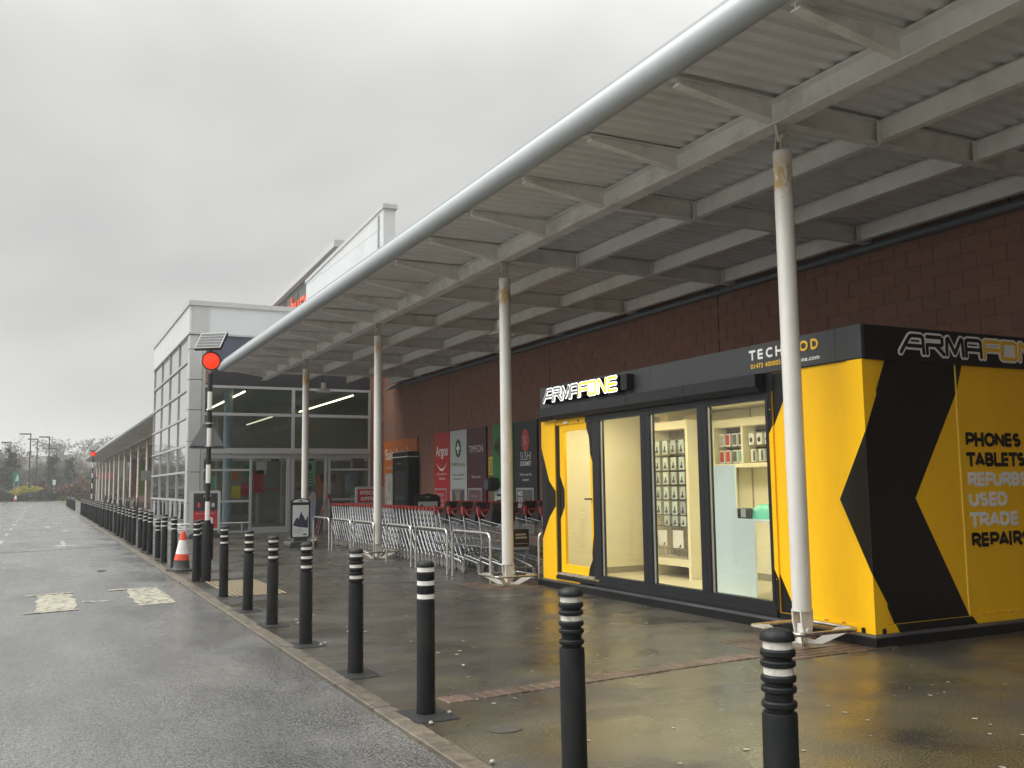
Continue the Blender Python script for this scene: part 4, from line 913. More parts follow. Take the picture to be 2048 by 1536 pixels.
for x0, x1 in ((4.80, 6.30), (9.07, 10.46)):
    for z in (2.11, 1.07, .06): MB().box(x0, x1, FY-.018, FY+.07, z-.035, z+.035).build('transom', 'mull', eb)
MB().box(6.37, 7.54, FY-.02, FY+.05, .0, .19).build('door_rail', 'mull', eb)
for (x0, x1, z0, z1) in ((4.80, 7.70, 4.03, 4.86), (7.80, 10.46, 4.03, 4.86), (4.80, 7.70, 2.84, 3.93), (7.80, 10.46, 2.84, 3.93),
        (4.80, 6.30, 2.145, 2.50), (4.80, 6.30, 1.105, 2.075), (4.80, 6.30, .095, 1.035), (9.07, 10.46, 2.145, 2.5), (9.07, 10.46, 1.105, 2.075), (9.07, 10.46, .095, 1.035), (6.37, 7.54, .19, 2.5), (7.80, 8.86, .02, 2.5)):
    t1 = rnd.uniform(-.004, .004)
    MB().add([(x0, FY+.02, z0), (x1, FY+.02+t1, z0), (x1, FY+.02+t1, z1), (x0, FY+.02, z1)], [(0,1,2,3)]).build('window_pane', 'glassf', eb)
MB().cbox(7.0, 7.28, FY-.04, FY-.02, 2.40, 2.47, .005).build('door_sensor', 'black', eb); MB().cbox(8.3, 8.5, FY-.04, FY-.02, 2.42, 2.48, .005).build('door_sensor', 'black', eb)
MB().box(6.7, 7.3, FY+.01, FY+.015, 1.42, 1.50).build('door_sticker', 'maroon', eb); MB().box(7.9, 8.4, FY+.01, FY+.015, 1.42, 1.50).build('door_sticker', 'maroon', eb)
# lobby
MB().box(FX+.1, 13.6, FY+.1, 43.6, -.01, .004).build('lobby_floor', 'lino', eb)
MB().box(4.9, 13.6, FY+.3, 43.6, 5.25, 5.3).build('lobby_ceiling', 'lobc', eb)
MB().box(FX+.1, 13.6, 43.6, 43.7, 0, 6.6).box(13.5, 13.6, FY+.4, 43.6, 0, 5.3).box(11.36, 11.4, 32.9, 34.5, 0, 5.3).build('lobby_wall', 'lobby', eb)
for x, y0, y1, z in ((6.5, 34.8, 43.4, 4.95), (10.6, 35, 43.4, 4.95), (8.2, 38, 43.3, 4.3)):
    MB().box(x-.024, x+.024, y0, y1, z+.01, z+.05).build('led_tube', 'led' if z > 4.5 else 'leds', eb); MB().box(x-.045, x+.045, y0-.25, y1, z+.05, z+.1).build('led_housing', 'dgry', eb)
MB().lathe([(.16, 0), (.16, 5.2)], 16, (6.14, 36.0, 0)).build('lobby_column', 'bluecol', eb, smooth=40)
MB().box(5.0, 13.4, 40.0, 40.1, 2.62, 3.1).build('bulkhead', 'glow', eb)
b = MB(); b.add([(7.9, 40.05, 3.1), (13.4, 40.05, 3.1), (13.4, 40.05, 5.2), (7.9, 40.05, 3.6)], [(0,1,2,3)]); b.build('sloping_soffit', mat('soffit_olive', (.19, .20, .16), .7), eb)
for x in (8.0, 9.0, 9.9, 10.9, 12): MB().box(x, x+.12, 39.9, 40, 0, 3.1).build('lobby_post', 'mull', eb)
for (x, y, z, w_, h_, c) in ((5.3, 39, 1.15, .5, .7, 'postw'), (5.9, 39, 1.5, .35, .5, 'mint'), (6.4, 38, 1.8, .5, .3, 'orange'), (7.0, 38, 1.2, .3, .5, 'postr'), (7.5, 38, 1.3, .4, .9, 'postr'), (7.1, 38, 2.0, .4, .4, 'grn'), (7.6, 38, 2.05, .4, .5, 'postw'), (6.6, 38, 1.1, .4, .5, 'ygl'), (9.7, 37, 1.1, .5, .9, 'orange'), (9.9, 37, 1.7, .6, .3, 'navy'), (10.9, 37, 1.2, .5, 1.0, 'slate'), (11.2, 37, 2.1, .5, .6, 'maroon'), (5.6, 37.5, .5, 1.6, .5, 'slate'), (8.6, 38, 1.2, .4, 1.2, 'brown')):
    MB().box(x, x+w_, y, y+.02, z, z+h_).build('lobby_poster', c, eb)
t = thing('green_banner', (8.35, FY+.3, 0), 'tall pale green banner with dark green oval logo behind the entrance glass', 'banner')
MB().box(8.22, 8.62, FY+.30, FY+.32, 1.55, 2.44).build('banner', mat('banner_green', (.28, .46, .30), .6), t); oval('logo', 'dgreen', onY(FY+.30, 0), 8.42, 2.2, .08, .13, t)
b = MB()
for z in (1.62, 1.72, 1.82, 1.92): b.box(8.3, 8.54, FY+.294, FY+.299, z, z+.04)
b.build('lettering', 'dgreen', t)
# low guard rail round the building foot
gr_ = thing('guard_rail', (3.95, 32.2, 0), 'low white tubular guard rail along the foot of the glass building', 'rail')
q = fillet([(3.92, 44, .36), (3.92, 32.2, .36), (6.25, 32.2, .36)], .2); MB().tube(q, .028, 8).build('top_rail', 'hoop', gr_, smooth=50)
q = fillet([(3.92, 44, .20), (3.92, 32.2, .20), (4.6, 32.2, .20)], .2); MB().tube(q, .022, 8).build('lower_rail', 'hoop', gr_, smooth=50)
b = MB()
for x, y in ((3.92, 33.2), (3.92, 35.6), (3.92, 38), (3.92, 40.4), (3.92, 42.8), (4.6, 32.2), (6.0, 32.2)): b.tube([(x, y, 0), (x, y, .36)], .025, 8)
b.build('post', 'hoop', gr_)

# gable wing and sign wall on the roof line
gw = thing('gable_wing', (11, FY, 4), 'tall silver clad gable wing rising above the near canopy', 'building')
def gpoly(y0, y1, z0, dz0, dz1): return [(y0, z0), (y1, z0), (y1, dz1), (y0, dz0)]
fx = lambda u, v, d: (11.0-d, u, v)
ztop = lambda y: 11.75-(y-32.6)/11.4*.58
segs = [(33.06, 35.0), (35.015, 41.5), (41.515, 42.9), (42.915, 44.0)]
for a, c in segs:
    MB().prism([(a, 6.3), (c, 6.3), (c, min(11.05, ztop(c)-.02)), (a, 11.05)], fx, -.4, 0).build('cladding_panel', 'silverl', gw)
    if ztop(a) > 11.07+.05: MB().prism([(a, 11.065), (c, 11.065), (c, max(11.07, ztop(c))), (a, ztop(a))], fx, -.4, 0).build('cladding_panel', 'silverl', gw)
MB().box(11.0, 11.46, 32.6, 33.04, 6.3, 11.75).build('end_pier', 'silverl', gw)
MB().tube([(10.96, 33.12, 6.3), (10.96, 33.12, 11.6)], .035, 8).build('rain_pipe', 'silver', gw)
b = MB(); b.add([(10.95, 32.5, 11.74), (11.52, 32.5, 11.74), (11.52, 44.05, 11.17), (10.95, 44.05, 11.17), (10.95, 32.5, 11.90), (11.52, 32.5, 11.90), (11.52, 44.05, 11.32), (10.95, 44.05, 11.32)], [(0,3,2,1), (4,5,6,7), (0,1,5,4), (1,2,6,5), (2,3,7,6), (3,0,4,7)]); b.build('capping', 'cap', gw)
sw = thing('sign_wall', (12.2, 43, 6), 'dark recessed wall with raking silver capping behind the gable wing', 'wall')
MB().prism([(42.5, 6), (58, 6), (58, 12.2), (42.5, 12.75)], lambda u, v, d: (12.2-d, u, v), -.2, 0).build('backing_panel', mat('sign_wall_dark', (.10, .115, .11), .5, var=.15), sw)
MB().prism([(42.5, 12.72), (58, 12.14), (58, 12.42), (42.5, 13.06)], lambda u, v, d: (12.2-d, u, v), -.5, .28).build('capping', 'cap', sw)
rs = thing('rooftop_letters', (12.1, 50, 10.6), 'orange store name in big raised letters half hidden above the canopy', 'sign')
text("Sainsbury's", 'letter', mat('letter_orange', (.75, .11, .035), .4), lambda u, v, d=0: (12.12-d, 55.6-u, v), 0, 10.35, 9.0, 1.62, rs, bold=.02, ext=.12, d=.0)
b = MB()
for y in (47.6, 50.4, 53.4): b.tube([(12.12, y, 10.5), (12.15, y, 12.1)], .02, 6)
b.build('bracket', 'anthd', rs)
bw = MB(); bw.box(11.02, 11.35, 43.8, 132, 0, 5.2); bw.build('far_block_wall', 'block', label='far stretch of dark red wall behind the far canopy', cat='wall')

# ================================================================== WALL SIGNS
def wsign(y0, y1, col, lab, z0=.98, z1=3.11, thick=.06):
    t = thing('wall_sign', (W, (y0+y1)/2, z0), lab, 'sign', 'tall store signs on the block wall')
    MB().box(W-thick, W-.006, y0, y1, z0, z1).build('board', col, t); return t, (lambda u, v, d=0: (W-thick-d, -u, v))
def snap(t, fn, y, w, z0, z1, fill, nm='poster_frame'):
    MB().prism([(-y-w/2, z0), (-y+w/2, z0), (-y+w/2, z1), (-y-w/2, z1)], fn, .0, .012).build(nm, 'gframe', t)
    return MB().prism([(-y-w/2+.05, z0+.05), (-y+w/2-.05, z0+.05), (-y+w/2-.05, z1-.05), (-y-w/2+.05, z1-.05)], fn, .012, .016).build('poster', fill, t)
# red store sign
t, fn = wsign(26.24, 27.49, 'red', 'tall red wall sign with white store name above a smile line'); yc = 26.86
text('Argos', 'lettering', 'lwhite', fn, -yc, 2.30, .95, .42, t, bold=.03, align='C')
b = MB(); pts = [(-yc-.46+.92*i/10, 2.21-.20*math.sin(math.pi*i/10)) for i in range(11)]; b.prism(pts+[(u, v-.07*math.sin(math.pi*(i/10))) for i, (u, v) in reversed(list(enumerate(pts)))][0:11], fn, .002, .005); b.build('smile', 'lwhite', t)
text('Find us at the rear', 'small_print', 'lwhite', fn, -yc, 1.82, .78, .075, t, bold=.01, align='C'); text('of the store', 'small_print', 'lwhite', fn, -yc, 1.68, .50, .075, t, bold=.01, align='C')
snap(t, fn, yc+.1, .95, .3, 1.42, 'red')
for i, s_ in enumerate(('1000s OF OUR', 'MOST POPULAR', 'PRODUCTS', 'AVAILABLE')): text(s_, 'small_print', 'sgrey', onX(W-.076, 0), -(yc+.1), 1.17-.16*i, .55, .10, t, bold=.02, align='C')
# pharmacy
t, fn = wsign(24.98, 26.20, 'sgrey', 'tall pale grey wall sign with a white cross in a green oval'); yc = 25.59
oval('logo', 'dgreen', fn, -yc, 2.58, .21, .27, t)
MB().prism([(-yc-.05, 2.43), (-yc+.05, 2.43), (-yc+.05, 2.73), (-yc-.05, 2.73)], fn, .004, .007).prism([(-yc-.13, 2.54), (-yc+.13, 2.54), (-yc+.13, 2.63), (-yc-.13, 2.63)], fn, .0042, .0075).build('cross', 'lwhite', t)
text('Lloyds', 'lettering', 'dgreen', fn, -yc-.50, 2.04, .42, .15, t, bold=.0); text('Pharmacy', 'lettering', 'lgreen', fn, -yc-.06, 2.0, .56, .19, t)
text('Find us in the health &', 'small_print', 'dgry', fn, -yc, 1.78, .86, .065, t, align='C'); text('beauty department', 'small_print', 'dgry', fn, -yc, 1.65, .72, .07, t, align='C')
snap(t, fn, yc, .98, .3, 1.42, 'slate'); MB().prism([(-yc-.12, .4), (-yc+.22, .4), (-yc+.05, .8), (-yc+.2, 1.35), (-yc-.26, 1.35), (-yc-.12, 1.1), (-yc-.02, .8)], fn, .017, .02).build('printed_figure', 'brown', t)
# shoe repair
t, fn = wsign(23.66, 24.95, 'maroon', 'tall maroon wall sign with thin white serif store name'); yc = 24.32
text('TIMPSON', 'lettering', 'lwhite', fn, -yc, 2.42, .96, .20, t, bold=-.005, align='C'); text('Find us in store', 'small_print', 'lwhite', fn, -yc, 1.70, .60, .075, t, bold=.01, align='C')
snap(t, fn, yc+.08, .92, .3, 1.42, 'mauve')
for i, s_ in enumerate(('Shoe repairs', 'Key cutting', 'Watch repairs', 'Engraving')): text(s_, 'small_print', 'sgrey', onX(W-.076, 0), -(yc+.08), 1.16-.19*i, .42, .07, t, align='C')
# optician
t, fn = wsign(21.98, 23.21, 'grn', 'tall green wall sign half hidden by the second column'); yc = 22.6
oval('logo', 'dgreen', fn, -yc, 2.52, .5, .27, t); text('Specsavers', 'lettering', 'lwhite', fn, -yc, 2.45, .82, .15, t, bold=.02, align='C', )
snap(t, fn, yc+.05, .92, .3, 1.42, 'sgrey')
for i in range(5): MB().prism([(-yc-.35, 1.2-.15*i), (-yc+.1, 1.2-.15*i), (-yc+.1, 1.26-.15*i), (-yc-.35, 1.26-.15*i)], fn, .017, .019).build('small_print', 'dgry', t)
# sushi
t, fn = wsign(20.66, 21.92, 'sblack', 'tall black wall sign with a red oval nearest the kiosk'); yc = 21.27
oval('logo', 'sred', fn, -yc, 2.62, .21, .29, t)
b = MB(); strokes([[(.4, .9), (.1, .9), (.1, .55), (.4, .5), (.4, .1), (.05, .1)], [(.95, .8), (.6, .8), (.6, .2), (.95, .2)]], .012, fn, -yc-.12, 2.50, .24, .24, .004, .006, b); b.build('logo_lettering', 'sgrey', t)
text('SUSHI', 'lettering', 'lwhite', fn, -yc, 2.12, .58, .20, t, bold=-.012, align='C'); text('GOURMET', 'lettering', 'lwhite', fn, -yc, 1.97, .60, .12, t, bold=.03, align='C')
text('Find us near the', 'small_print', 'lwhite', fn, -yc, 1.72, .64, .075, t, bold=.01, align='C'); text('counters', 'small_print', 'lwhite', fn, -yc, 1.59, .36, .06, t, bold=.01, align='C')
snap(t, fn, yc+.06, .96, .3, 1.42, 'slate')
for i, s_ in enumerate(('MADE', 'OUT OF', 'QUALITY')): text(s_, 'small_print', 'lwhite', onX(W-.076, 0), -(yc+.06)-.36, 1.22-.16*i, (.26, .26, .46)[i], .12, t, bold=.03)
for a, c in ((-.2, .62), (.0, .55), (.2, .6), (-.1, .48), (.12, .45)): oval('printed_roll', 'gframe', fn, -yc-.02+a, c, .07, .055, t, .017, .02, 12)
# orange store sign, hidden in part by the locker
t, fn = wsign(29.0, 32.35, 'orange', 'wide orange store sign behind the black parcel locker', .3, 3.08); yc = 30.7
text("Sainsbury's", 'lettering', 'lightw', fn, -32.15, 2.30, 2.5, .52, t, bold=.01); text('Longwater', 'small_print', 'lightw', fn, -32.15, 2.08, .9, .13, t)
MB().prism([(-32.2, .4), (-29.2, .4), (-29.2, 1.95), (-32.2, 1.95)], fn, .0, .004).build('printed_photo', mat('pale_photo', (.40, .38, .36), .4, var=.5, vs_=6), t)
t = thing('parcel_locker', (10.6, 29.6, 0), 'tall black glossy parcel locker with white top strip beside the entrance', 'locker')
MB().cbox(10.58, 10.97, 28.9, 30.38, 0, 2.62, .02).build('body', 'black', t)
MB().box(10.57, 10.58, 28.9, 30.38, 2.44, 2.468).box(10.58, 10.97, 28.89, 28.9, 2.44, 2.468).build('light_strip', 'lwhite', t)
MB().box(10.568, 10.58, 29.1, 30.1, .3, 2.0).build('screen', mat('dark_screen', (.02, .026, .028), .08, coat=.5), t); text('locker', 'logo', 'lwhite', lambda u, v, d=0: (10.579-d, -u, v), -29.85, 2.22, .3, .05, t)
t = thing('yellow_notice', (W, 23.43, 1.78), 'small yellow notice on the wall between the maroon and green signs', 'notice')
MB().box(W-.008, W-.001, 23.25, 23.60, 1.78, 2.27).build('sheet', 'ygl', t)
b = MB()
for i in range(7): b.box(W-.0095, W-.008, 23.30, 23.55-.05*(i % 3), 1.84+.055*i, 1.86+.055*i)
b.build('small_print', 'dgry', t)
t = thing('wall_speaker', (10.85, 23.0, 1.52), 'dark grey drum shaped fitting on the wall below the yellow notice', 'speaker')
MB().lathe([(.0, -.34), (.12, -.335), (.17, -.30), (.185, -.22), (.185, -.02), (.17, 0), (0, 0)], 24, (10.98, 23.0, 1.52), axis='x').build('drum', 'dgry', t, smooth=40)
MB().lathe([(.15, -.35), (.15, -.34)], 24, (10.98, 23.0, 1.52), axis='x').build('front_disc', mat('grey_disc', (.08, .09, .095), .4), t)

# ================================================================== TROLLEY BAY
HX = 6.2
def hoop(p, q, z=.76, lab='', r=.021):
    t = thing('hoop_barrier', ((p[0]+q[0])/2, (p[1]+q[1])/2, 0), lab, 'barrier', 'stainless hoop barriers beside the trolleys')
    MB().tube(fillet([(p[0], p[1], -.05), (p[0], p[1], z), (q[0], q[1], z), (q[0], q[1], -.05)], .13, 5), r, 12).build('hoop', 'hoop', t, smooth=60)
    MB().lathe([(.045, 0), (.045, .006), (.03, .01)], 14, (p[0], p[1], 0)).lathe([(.045, 0), (.045, .006), (.03, .01)], 14, (q[0], q[1], 0)).build('foot_collar', 'kerb', t)
hl = ['hoop barrier beside the nearest trolleys just behind the second column', 'hoop barrier one along from the second column', 'hoop barrier midway between the second and third columns', 'hoop barrier standing in the guard rail of the third column', 'hoop barrier just beyond the third column', 'hoop barrier furthest from the kiosk, nearest the pavement sign']
for (a, c), l_ in zip(((13.28, 14.77), (15.0, 16.5), (16.75, 18.14), (18.95, 20.35), (20.6, 22.1), (22.35, 23.8)), hl): hoop((HX, a), (HX, c), lab=l_)
hoop((6.82, 12.86), (8.3, 12.95), lab='hoop barrier set crosswise against the far end of the kiosk', z=.78)

def wheel_set(t, pts, r=.062, matw='wheel'):
    for x, y in pts:
        w = MB(); w.lathe([(r*.55, -.012), (r, -.011), (r, .011), (r*.55, .012)], 14, (x, y, r), axis='x'); wo = w.build('wheel', matw, t, smooth=40)
        h = MB(); h.lathe([(r*.5, -.014), (r*.55, .014)], 10, (x, y, r), axis='x'); h.prism([(y-.012, r), (y+.012, r), (y+.03, r*2+.05), (y-.01, r*2+.05)], lambda u, v, d: (x+d, u, v), .014, .018); h.prism([(y-.012, r), (y+.012, r), (y+.03, r*2+.05), (y-.01, r*2+.05)], lambda u, v, d: (x+d, u, v), -.018, -.014); h.build('castor_fork', 'wheelg', wo)
def small_trolley(x, y):
    t = thing('shopping_trolley', (x, y, 0), 'x', 'shopping trolley', 'nested row of small red handled trolleys')
    w = .25
    b = MB(); b.tube([(x-w, y+.04, 1.05), (x+w, y+.04, 1.05)], .021, 8); hb = b.build('handle', 'tred', t, smooth=50)
    b = MB()
    for s in (-1, 1): MB().cbox(x+s*w-.02, x+s*w+.02, y-.02, y+.07, 1.02, 1.07, .01).build('handle_end', 'tred', hb)
    b = MB()
    for s in (-1, 1):
        X = x+s*w
        b.tube([(X, y+.04, 1.0), (X, y+.0, .90), (X, y-.085, .69), (X, y-.11, .665), (X, y-.16, .67)], .0145, 6)          # upright with curled foot
        b.tube([(X, y+.05, .62), (X, y-.33, .17)], .0145, 6); b.tube([(X, y-.36, .62), (X, y-.02, .15)], .0115, 6)       # crossed legs
        b.tube([(X, y-.0, .62), (X, y-.36, .62)], .008, 6)
    b.tube([(x-w, y-.34, .63), (x+w, y-.34, .63)], .009, 6)
    b.build('frame', 'trol', t, smooth=50)
    b = MB()
    for i in range(5): xx = x-w+.06+i*(2*w-.12)/4; b.tube([(xx, y-.02, .92), (xx, y-.08, .68), (xx, y-.36, .66)], .0025, 4, cap=False)
    for z, dy in ((.9, -.03), (.8, -.05), (.7, -.08)): b.tube([(x-w+.02, y+dy, z), (x+w-.02, y+dy, z)], .004, 4, cap=False)
    b.build('basket', 'trol', t)
    wheel_set(t, [(x-w, y-.35), (x+w, y-.35), (x-w+.02, y-.05), (x+w-.02, y-.05)])
    return t
stp = small_trolley(7.0, 15.9); index_children()
ny = 42
for i in range(ny):
    y = 15.9+i*.212
    lab = ('small red handled trolley nested in the long row beside the hoops' if 0 < i < ny-1 else 'small red handled trolley at the kiosk end of the long nested row' if i == 0 else 'small red handled trolley at the far end of the long nested row')
    if i == 0: stp['label'] = lab
    else: copy_tree(stp, None, (7.0+.003*math.sin(i*1.7)+.004*i, y, 0), (0, 0, R(rnd.uniform(-.6, .6))), lab)

def big_trolley(x, y):
    t = thing('large_trolley', (x, y, 0), 'x', 'shopping trolley', 'deep trolleys with black child seats')
    w = .28; b = MB()
    for s in (-1, 1):
        X = x+s*w
        b.tube(fillet([(X, y+.06, 1.06), (X, y-.01, .86), (X, y-.06, .66), (X, y-.09, .45), (X, y-.03, .32), (X, y+.0, .12)], .05, 3), .0135, 8)   # bent rear leg
        b.tube([(X, y-.03, .31), (x+s*.20, y-.98, .19), (x+s*.20, y-1.02, .13)], .016, 8)                                  # long lower rail
        b.tube([(x+s*.22, y-.62, .24), (x+s*.22, y-.72, .42)], .012, 6)
    b.tube([(x-.20, y-.98, .19), (x+.20, y-.98, .19)], .014, 6); b.tube([(x-w, y-.03, .32), (x+w, y-.03, .32)], .012, 6); b.tube([(x-w, y-.09, .45), (x+w, y-.09, .45)], .010, 6)
    b.build('frame', 'trol', t, smooth=50)
    # basket wires
    b = MB(); yr, yf = y-.03, y-1.02
    def P(s, a, k): # s side, a 0 rear..1 front, k 0 bottom..1 top
        zt = .93-.10*a; zb = .47+.0*a; ww = w*(1-.16*a)-.01; yb = yr+(yf-yr)*a*(.86+.14*k)
        return (x+s*ww*(.86+.14*k), yb, zb+(zt-zb)*k)
    for s in (-1, 1):
        for k in (0, .33, .66, 1): b.tube([P(s, 0, k), P(s, 1, k)], .0055 if k in (0, 1) else .0032, 5, cap=False)
        for i in range(22): a = i/21; b.tube([P(s, a, 0), P(s, a, 1)], .0024, 4, cap=False)
    for i in range(11): q_ = -1+2*i/10; b.tube([tuple(Vector(P(-1, 1, k)).lerp(Vector(P(1, 1, k)), (q_+1)/2)) for k in (0, 1)], .0026, 4, cap=False); b.tube([tuple(Vector(P(-1, a, 0)).lerp(Vector(P(1, a, 0)), (q_+1)/2)) for a in (0, 1)], .0026, 4, cap=False)
    for k in (0, .33, .66, 1): b.tube([P(-1, 1, k), P(1, 1, k)], .004, 5, cap=False); b.tube([P(-1, 0, k), P(1, 0, k)], .004, 5, cap=False)
    b.build('basket', 'trol', t)
    b = MB(); b.tube([(x-w, y+.07, 1.07), (x+w, y+.07, 1.07)], .02, 8)
    for s in (-1, 1): b.prism([(y+.0, .98), (y+.03, .97), (y+.09, 1.08), (y+.05, 1.14), (y+.01, 1.10)], lambda u, v, d: (x+s*w+d, u, v), -.022, .022)
    b.build('handle', 'tred', t, smooth=50)
    # child seat shell: black curved moulding with red edge
    for sx_ in (-.13, .13):
        prof = [(y-.02, 1.06), (y-.06, 1.00), (y-.16, .985), (y-.24, 1.02), (y-.33, 1.10), (y-.38, 1.20), (y-.43, 1.215)]
        b = MB(); n_ = len(prof); hw = .115
        low = [(yy-.02+.05*(i/(n_-1)), z-.12-(.06 if 1 < i < 5 else 0)) for i, (yy, z) in enumerate(prof)]
        vs_ = []; 
        for (yy, z), (yl, zl) in zip(prof, low): vs_ += [(x+sx_-hw, yy, z), (x+sx_+hw, yy, z), (x+sx_+hw*.75, yl-.02, zl), (x+sx_-hw*.75, yl-.02, zl)]
        fs = [(4*i+j, 4*i+(j+1) % 4, 4*i+4+(j+1) % 4, 4*i+4+j) for i in range(n_-1) for j in (1, 2, 3)]+[(0,1,2,3), tuple(range(4*n_-1, 4*n_-5, -1))]
        b.add(vs_, fs); se = b.build('child_seat', 'tblack', t, smooth=50)
        b = MB()
        for s in (-1, 1): b.tube([(x+sx_+s*hw, yy, z) for yy, z in prof], .009, 6)
        b.tube([(x+sx_-hw, prof[-1][0], prof[-1][1]), (x+sx_+hw, prof[-1][0], prof[-1][1])], .009, 6); b.build('seat_edge', 'tred', se, smooth=50)
    MB().tube([(x-.1, y-.2, .88), (x-.1, y-.22, 1.0)], .01, 6).tube([(x+.1, y-.2, .88), (x+.1, y-.22, 1.0)], .01, 6).build('seat_stem', 'trol', t)
    wheel_set(t, [(x-w, y+.02), (x+w, y+.02), (x-.20, y-1.03), (x+.20, y-1.03)], .065)
    return t
bt = big_trolley(6.88, 14.55); index_children()
bl = ['deep trolley with black child seats nearest the second column', 'deep trolley with black child seats, second from the second column', 'deep trolley with black child seats, third from the second column', 'deep trolley with black child seats touching the small trolleys']
for i in range(4):
    if i == 0: bt['label'] = bl[0]
    else: copy_tree(bt, None, (6.88-.02*i, 14.55+.60*i, 0), (0, 0, R((-1, 1.2, -.6)[i-1])), bl[i])
for i in range(3):
    copy_tree(bt, None, (7.78+.02*i, 14.0+.62*i, 0), (0, 0, R((1, -1.2, .6)[i])), ['deep trolley in the inner lane nearest the kiosk wall', 'deep trolley in the inner lane just behind the second column', 'deep trolley in the inner lane furthest from the kiosk'][i])
def adpanel(x, y, col, lab, txt=None):
    t = thing('trolley_advert', (x, y, .55), lab, 'advert', 'advert panels on the trolley noses')
    MB().cbox(x-.19, x+.11, y-.012, y, .52, .80, .004).build('panel', col, t); return t
t = adpanel(6.88, 14.55-1.03, 'sblack', 'black advert panel on the nose of the nearest deep trolley')
MB().box(6.75, 6.93, 13.503, 13.508, .70, .73).box(6.75, 6.95, 13.503, 13.508, .65, .68).box(6.74, 6.96, 13.503, 13.508, .57, .578).build('small_print', 'gframe', t)
t = adpanel(7.78, 14.0-1.03, mat('advert_pale_blue', (.38, .52, .60), .4), 'pale blue advert panel on the inner trolley beside the kiosk'); MB().prism([(7.66, .76), (7.74, .76), (7.70, .68)], onY(12.958, 0), 0, .003).prism([(7.80, .76), (7.88, .76), (7.84, .68)], onY(12.958, 0), 0, .003).prism([(7.66, .66), (7.74, .66), (7.74, .56), (7.66, .56)], onY(12.958, 0), 0, .003).build('printed_shape', mat('advert_blue', (.03, .16, .30), .4), t)

# ================================================================== BOLLARDS
def bollard(kind, x, y, lab, h=.985, tilt=(0, 0), rz=0, group='black bollards along the kerb'):
    t = thing('bollard', (x, y, 0), lab, 'bollard', group); r = .0615
    def ribbed(prof): return prof
    body = MB(); band = MB(); top = h
    z = top
    prof = [(0, top), (.03, top-.001), (r-.014, top-.007), (r-.004, top-.018), (r, top-.028), (r, top-.040)]
    bands = []
    if kind == 1:
        segs_ = [('w', .027), ('b', .027), ('g', .011), ('b', .024), ('w', .026), ('b', .026), ('g', .012), ('b', .024), ('g', .026), ('b', .026), ('g', .011)]
    elif kind == 2:
        segs_ = [('w', .030), ('b', .058), ('w', .030), ('b', .058), ('w', .031)]
    else:
        segs_ = [('w', .027), ('b', .026), ('g', .009), ('b', .026), ('w', .027), ('b', .026), ('g', .009), ('b', .026), ('w', .027), ('b', .028), ('g', .008)]
    z = top-.042; gr = r-.0125 if kind != 2 else r-.006
    for s, l in segs_:
        if s == 'b': prof += [(gr, z), (r-.005, z-.001), (r, z-.006), (r, z-l+.006), (r-.005, z-l+.001), (gr, z-l)]
        else:
            prof += [(gr, z), (gr, z-l)]
            if s == 'w': bands.append((z-.0006, z-l+.0006))
        z -= l
    prof += [(gr, z), (r-.003, z-.003), (r, z-.012), (r+.001, .10), (r+.003, .06), (r+.003, .0)]
    body.lathe([(a, c) for a, c in reversed(prof)], 16, (x, y, 0), ph=R(11.25)); bo = body.build('post', 'bollard', t, smooth=24)
    for za, zb in bands:
        MB().lathe([(gr-.001, zb), (gr+.0022, zb), (gr+.0022, za), (gr-.001, za)], 24, (x, y, 0)).build('reflective_band', 'bolband' if kind == 1 else 'bolwhite', t, smooth=40)
    t.rotation_euler = (R(tilt[0]), R(tilt[1]), rz); return t
bl_ = ['nearest black ribbed bollard with two worn white bands, by the yellow kiosk corner', 'second black ribbed bollard with two worn white bands, in front of the kiosk windows', 'black bollard with three white bands and wide smooth collars beside the brick band', 'black ribbed bollard with three white bands, fourth from the camera', 'black ribbed bollard with litter at its foot, fifth from the camera', 'black ribbed bollard, sixth from the camera, left of the pavement poster', 'black ribbed bollard in front of the corduroy slabs, seventh from the camera', 'black ribbed bollard with a muddy stain, right of the beacon pole', 'black ribbed bollard just left of the beacon pole']
b1 = bollard(1, BX, BY[0], bl_[0], tilt=(0, .6)); bollard(1, BX, BY[1], bl_[1], h=1.0, tilt=(0, -.4)); bollard(2, BX, BY[2], bl_[2], h=1.0)
b3 = bollard(3, BX, BY[3], bl_[3], h=1.0)
index_children()
for i in range(4, 9): copy_tree(b3, None, (BX, BY[i]+(.03 if i == 8 else 0), -.03 if i in (4, 5) else -.02), (R(rnd.uniform(-.5, .5)), R(rnd.uniform(-.5, .5)), rnd.uniform(0, 6)), bl_[i])
farb = [16.95, 19.28, 20.92, 22.38, 23.75, 25.1, 26.55, 28.15, 29.45, 30.8, 32.3, 33.95, 35.8, 37.45, 39.4, 40.9, 42.3, 44.1, 45.9, 47.6, 49.3, 51.1, 52.9, 54.8, 56.8, 58.7, 61.0, 63.2, 65.4, 79, 80.6, 82.2, 84, 85.8, 87.6, 89.4, 91, 93, 95, 97, 99, 101.5, 104]
for i, y in enumerate(farb):
    lab = {0: 'black ribbed bollard half hidden behind the one left of the beacon pole', 1: 'black ribbed bollard directly behind the traffic cone', 2: 'black ribbed bollard second beyond the traffic cone', 3: 'shorter black bollard third beyond the traffic cone'}.get(i, 'black banded bollard in the crowded stretch of the row beside the glass building' if y < 48 else 'black banded bollard in the distant stretch of the row' if y < 70 else 'tiny black bollard at the far end of the row')
    tl = rnd.uniform(-2.6, 1.0) if i > 8 else rnd.uniform(-.8, .8)
    copy_tree(b3, None, (BX+(.12 if i == 0 else .03*(i % 3 == 0)), y, -.16 if i == 3 else (-.02 if i < 12 else .0)), (R(rnd.uniform(-1, 1)), R(tl), rnd.uniform(0, 6)), lab)
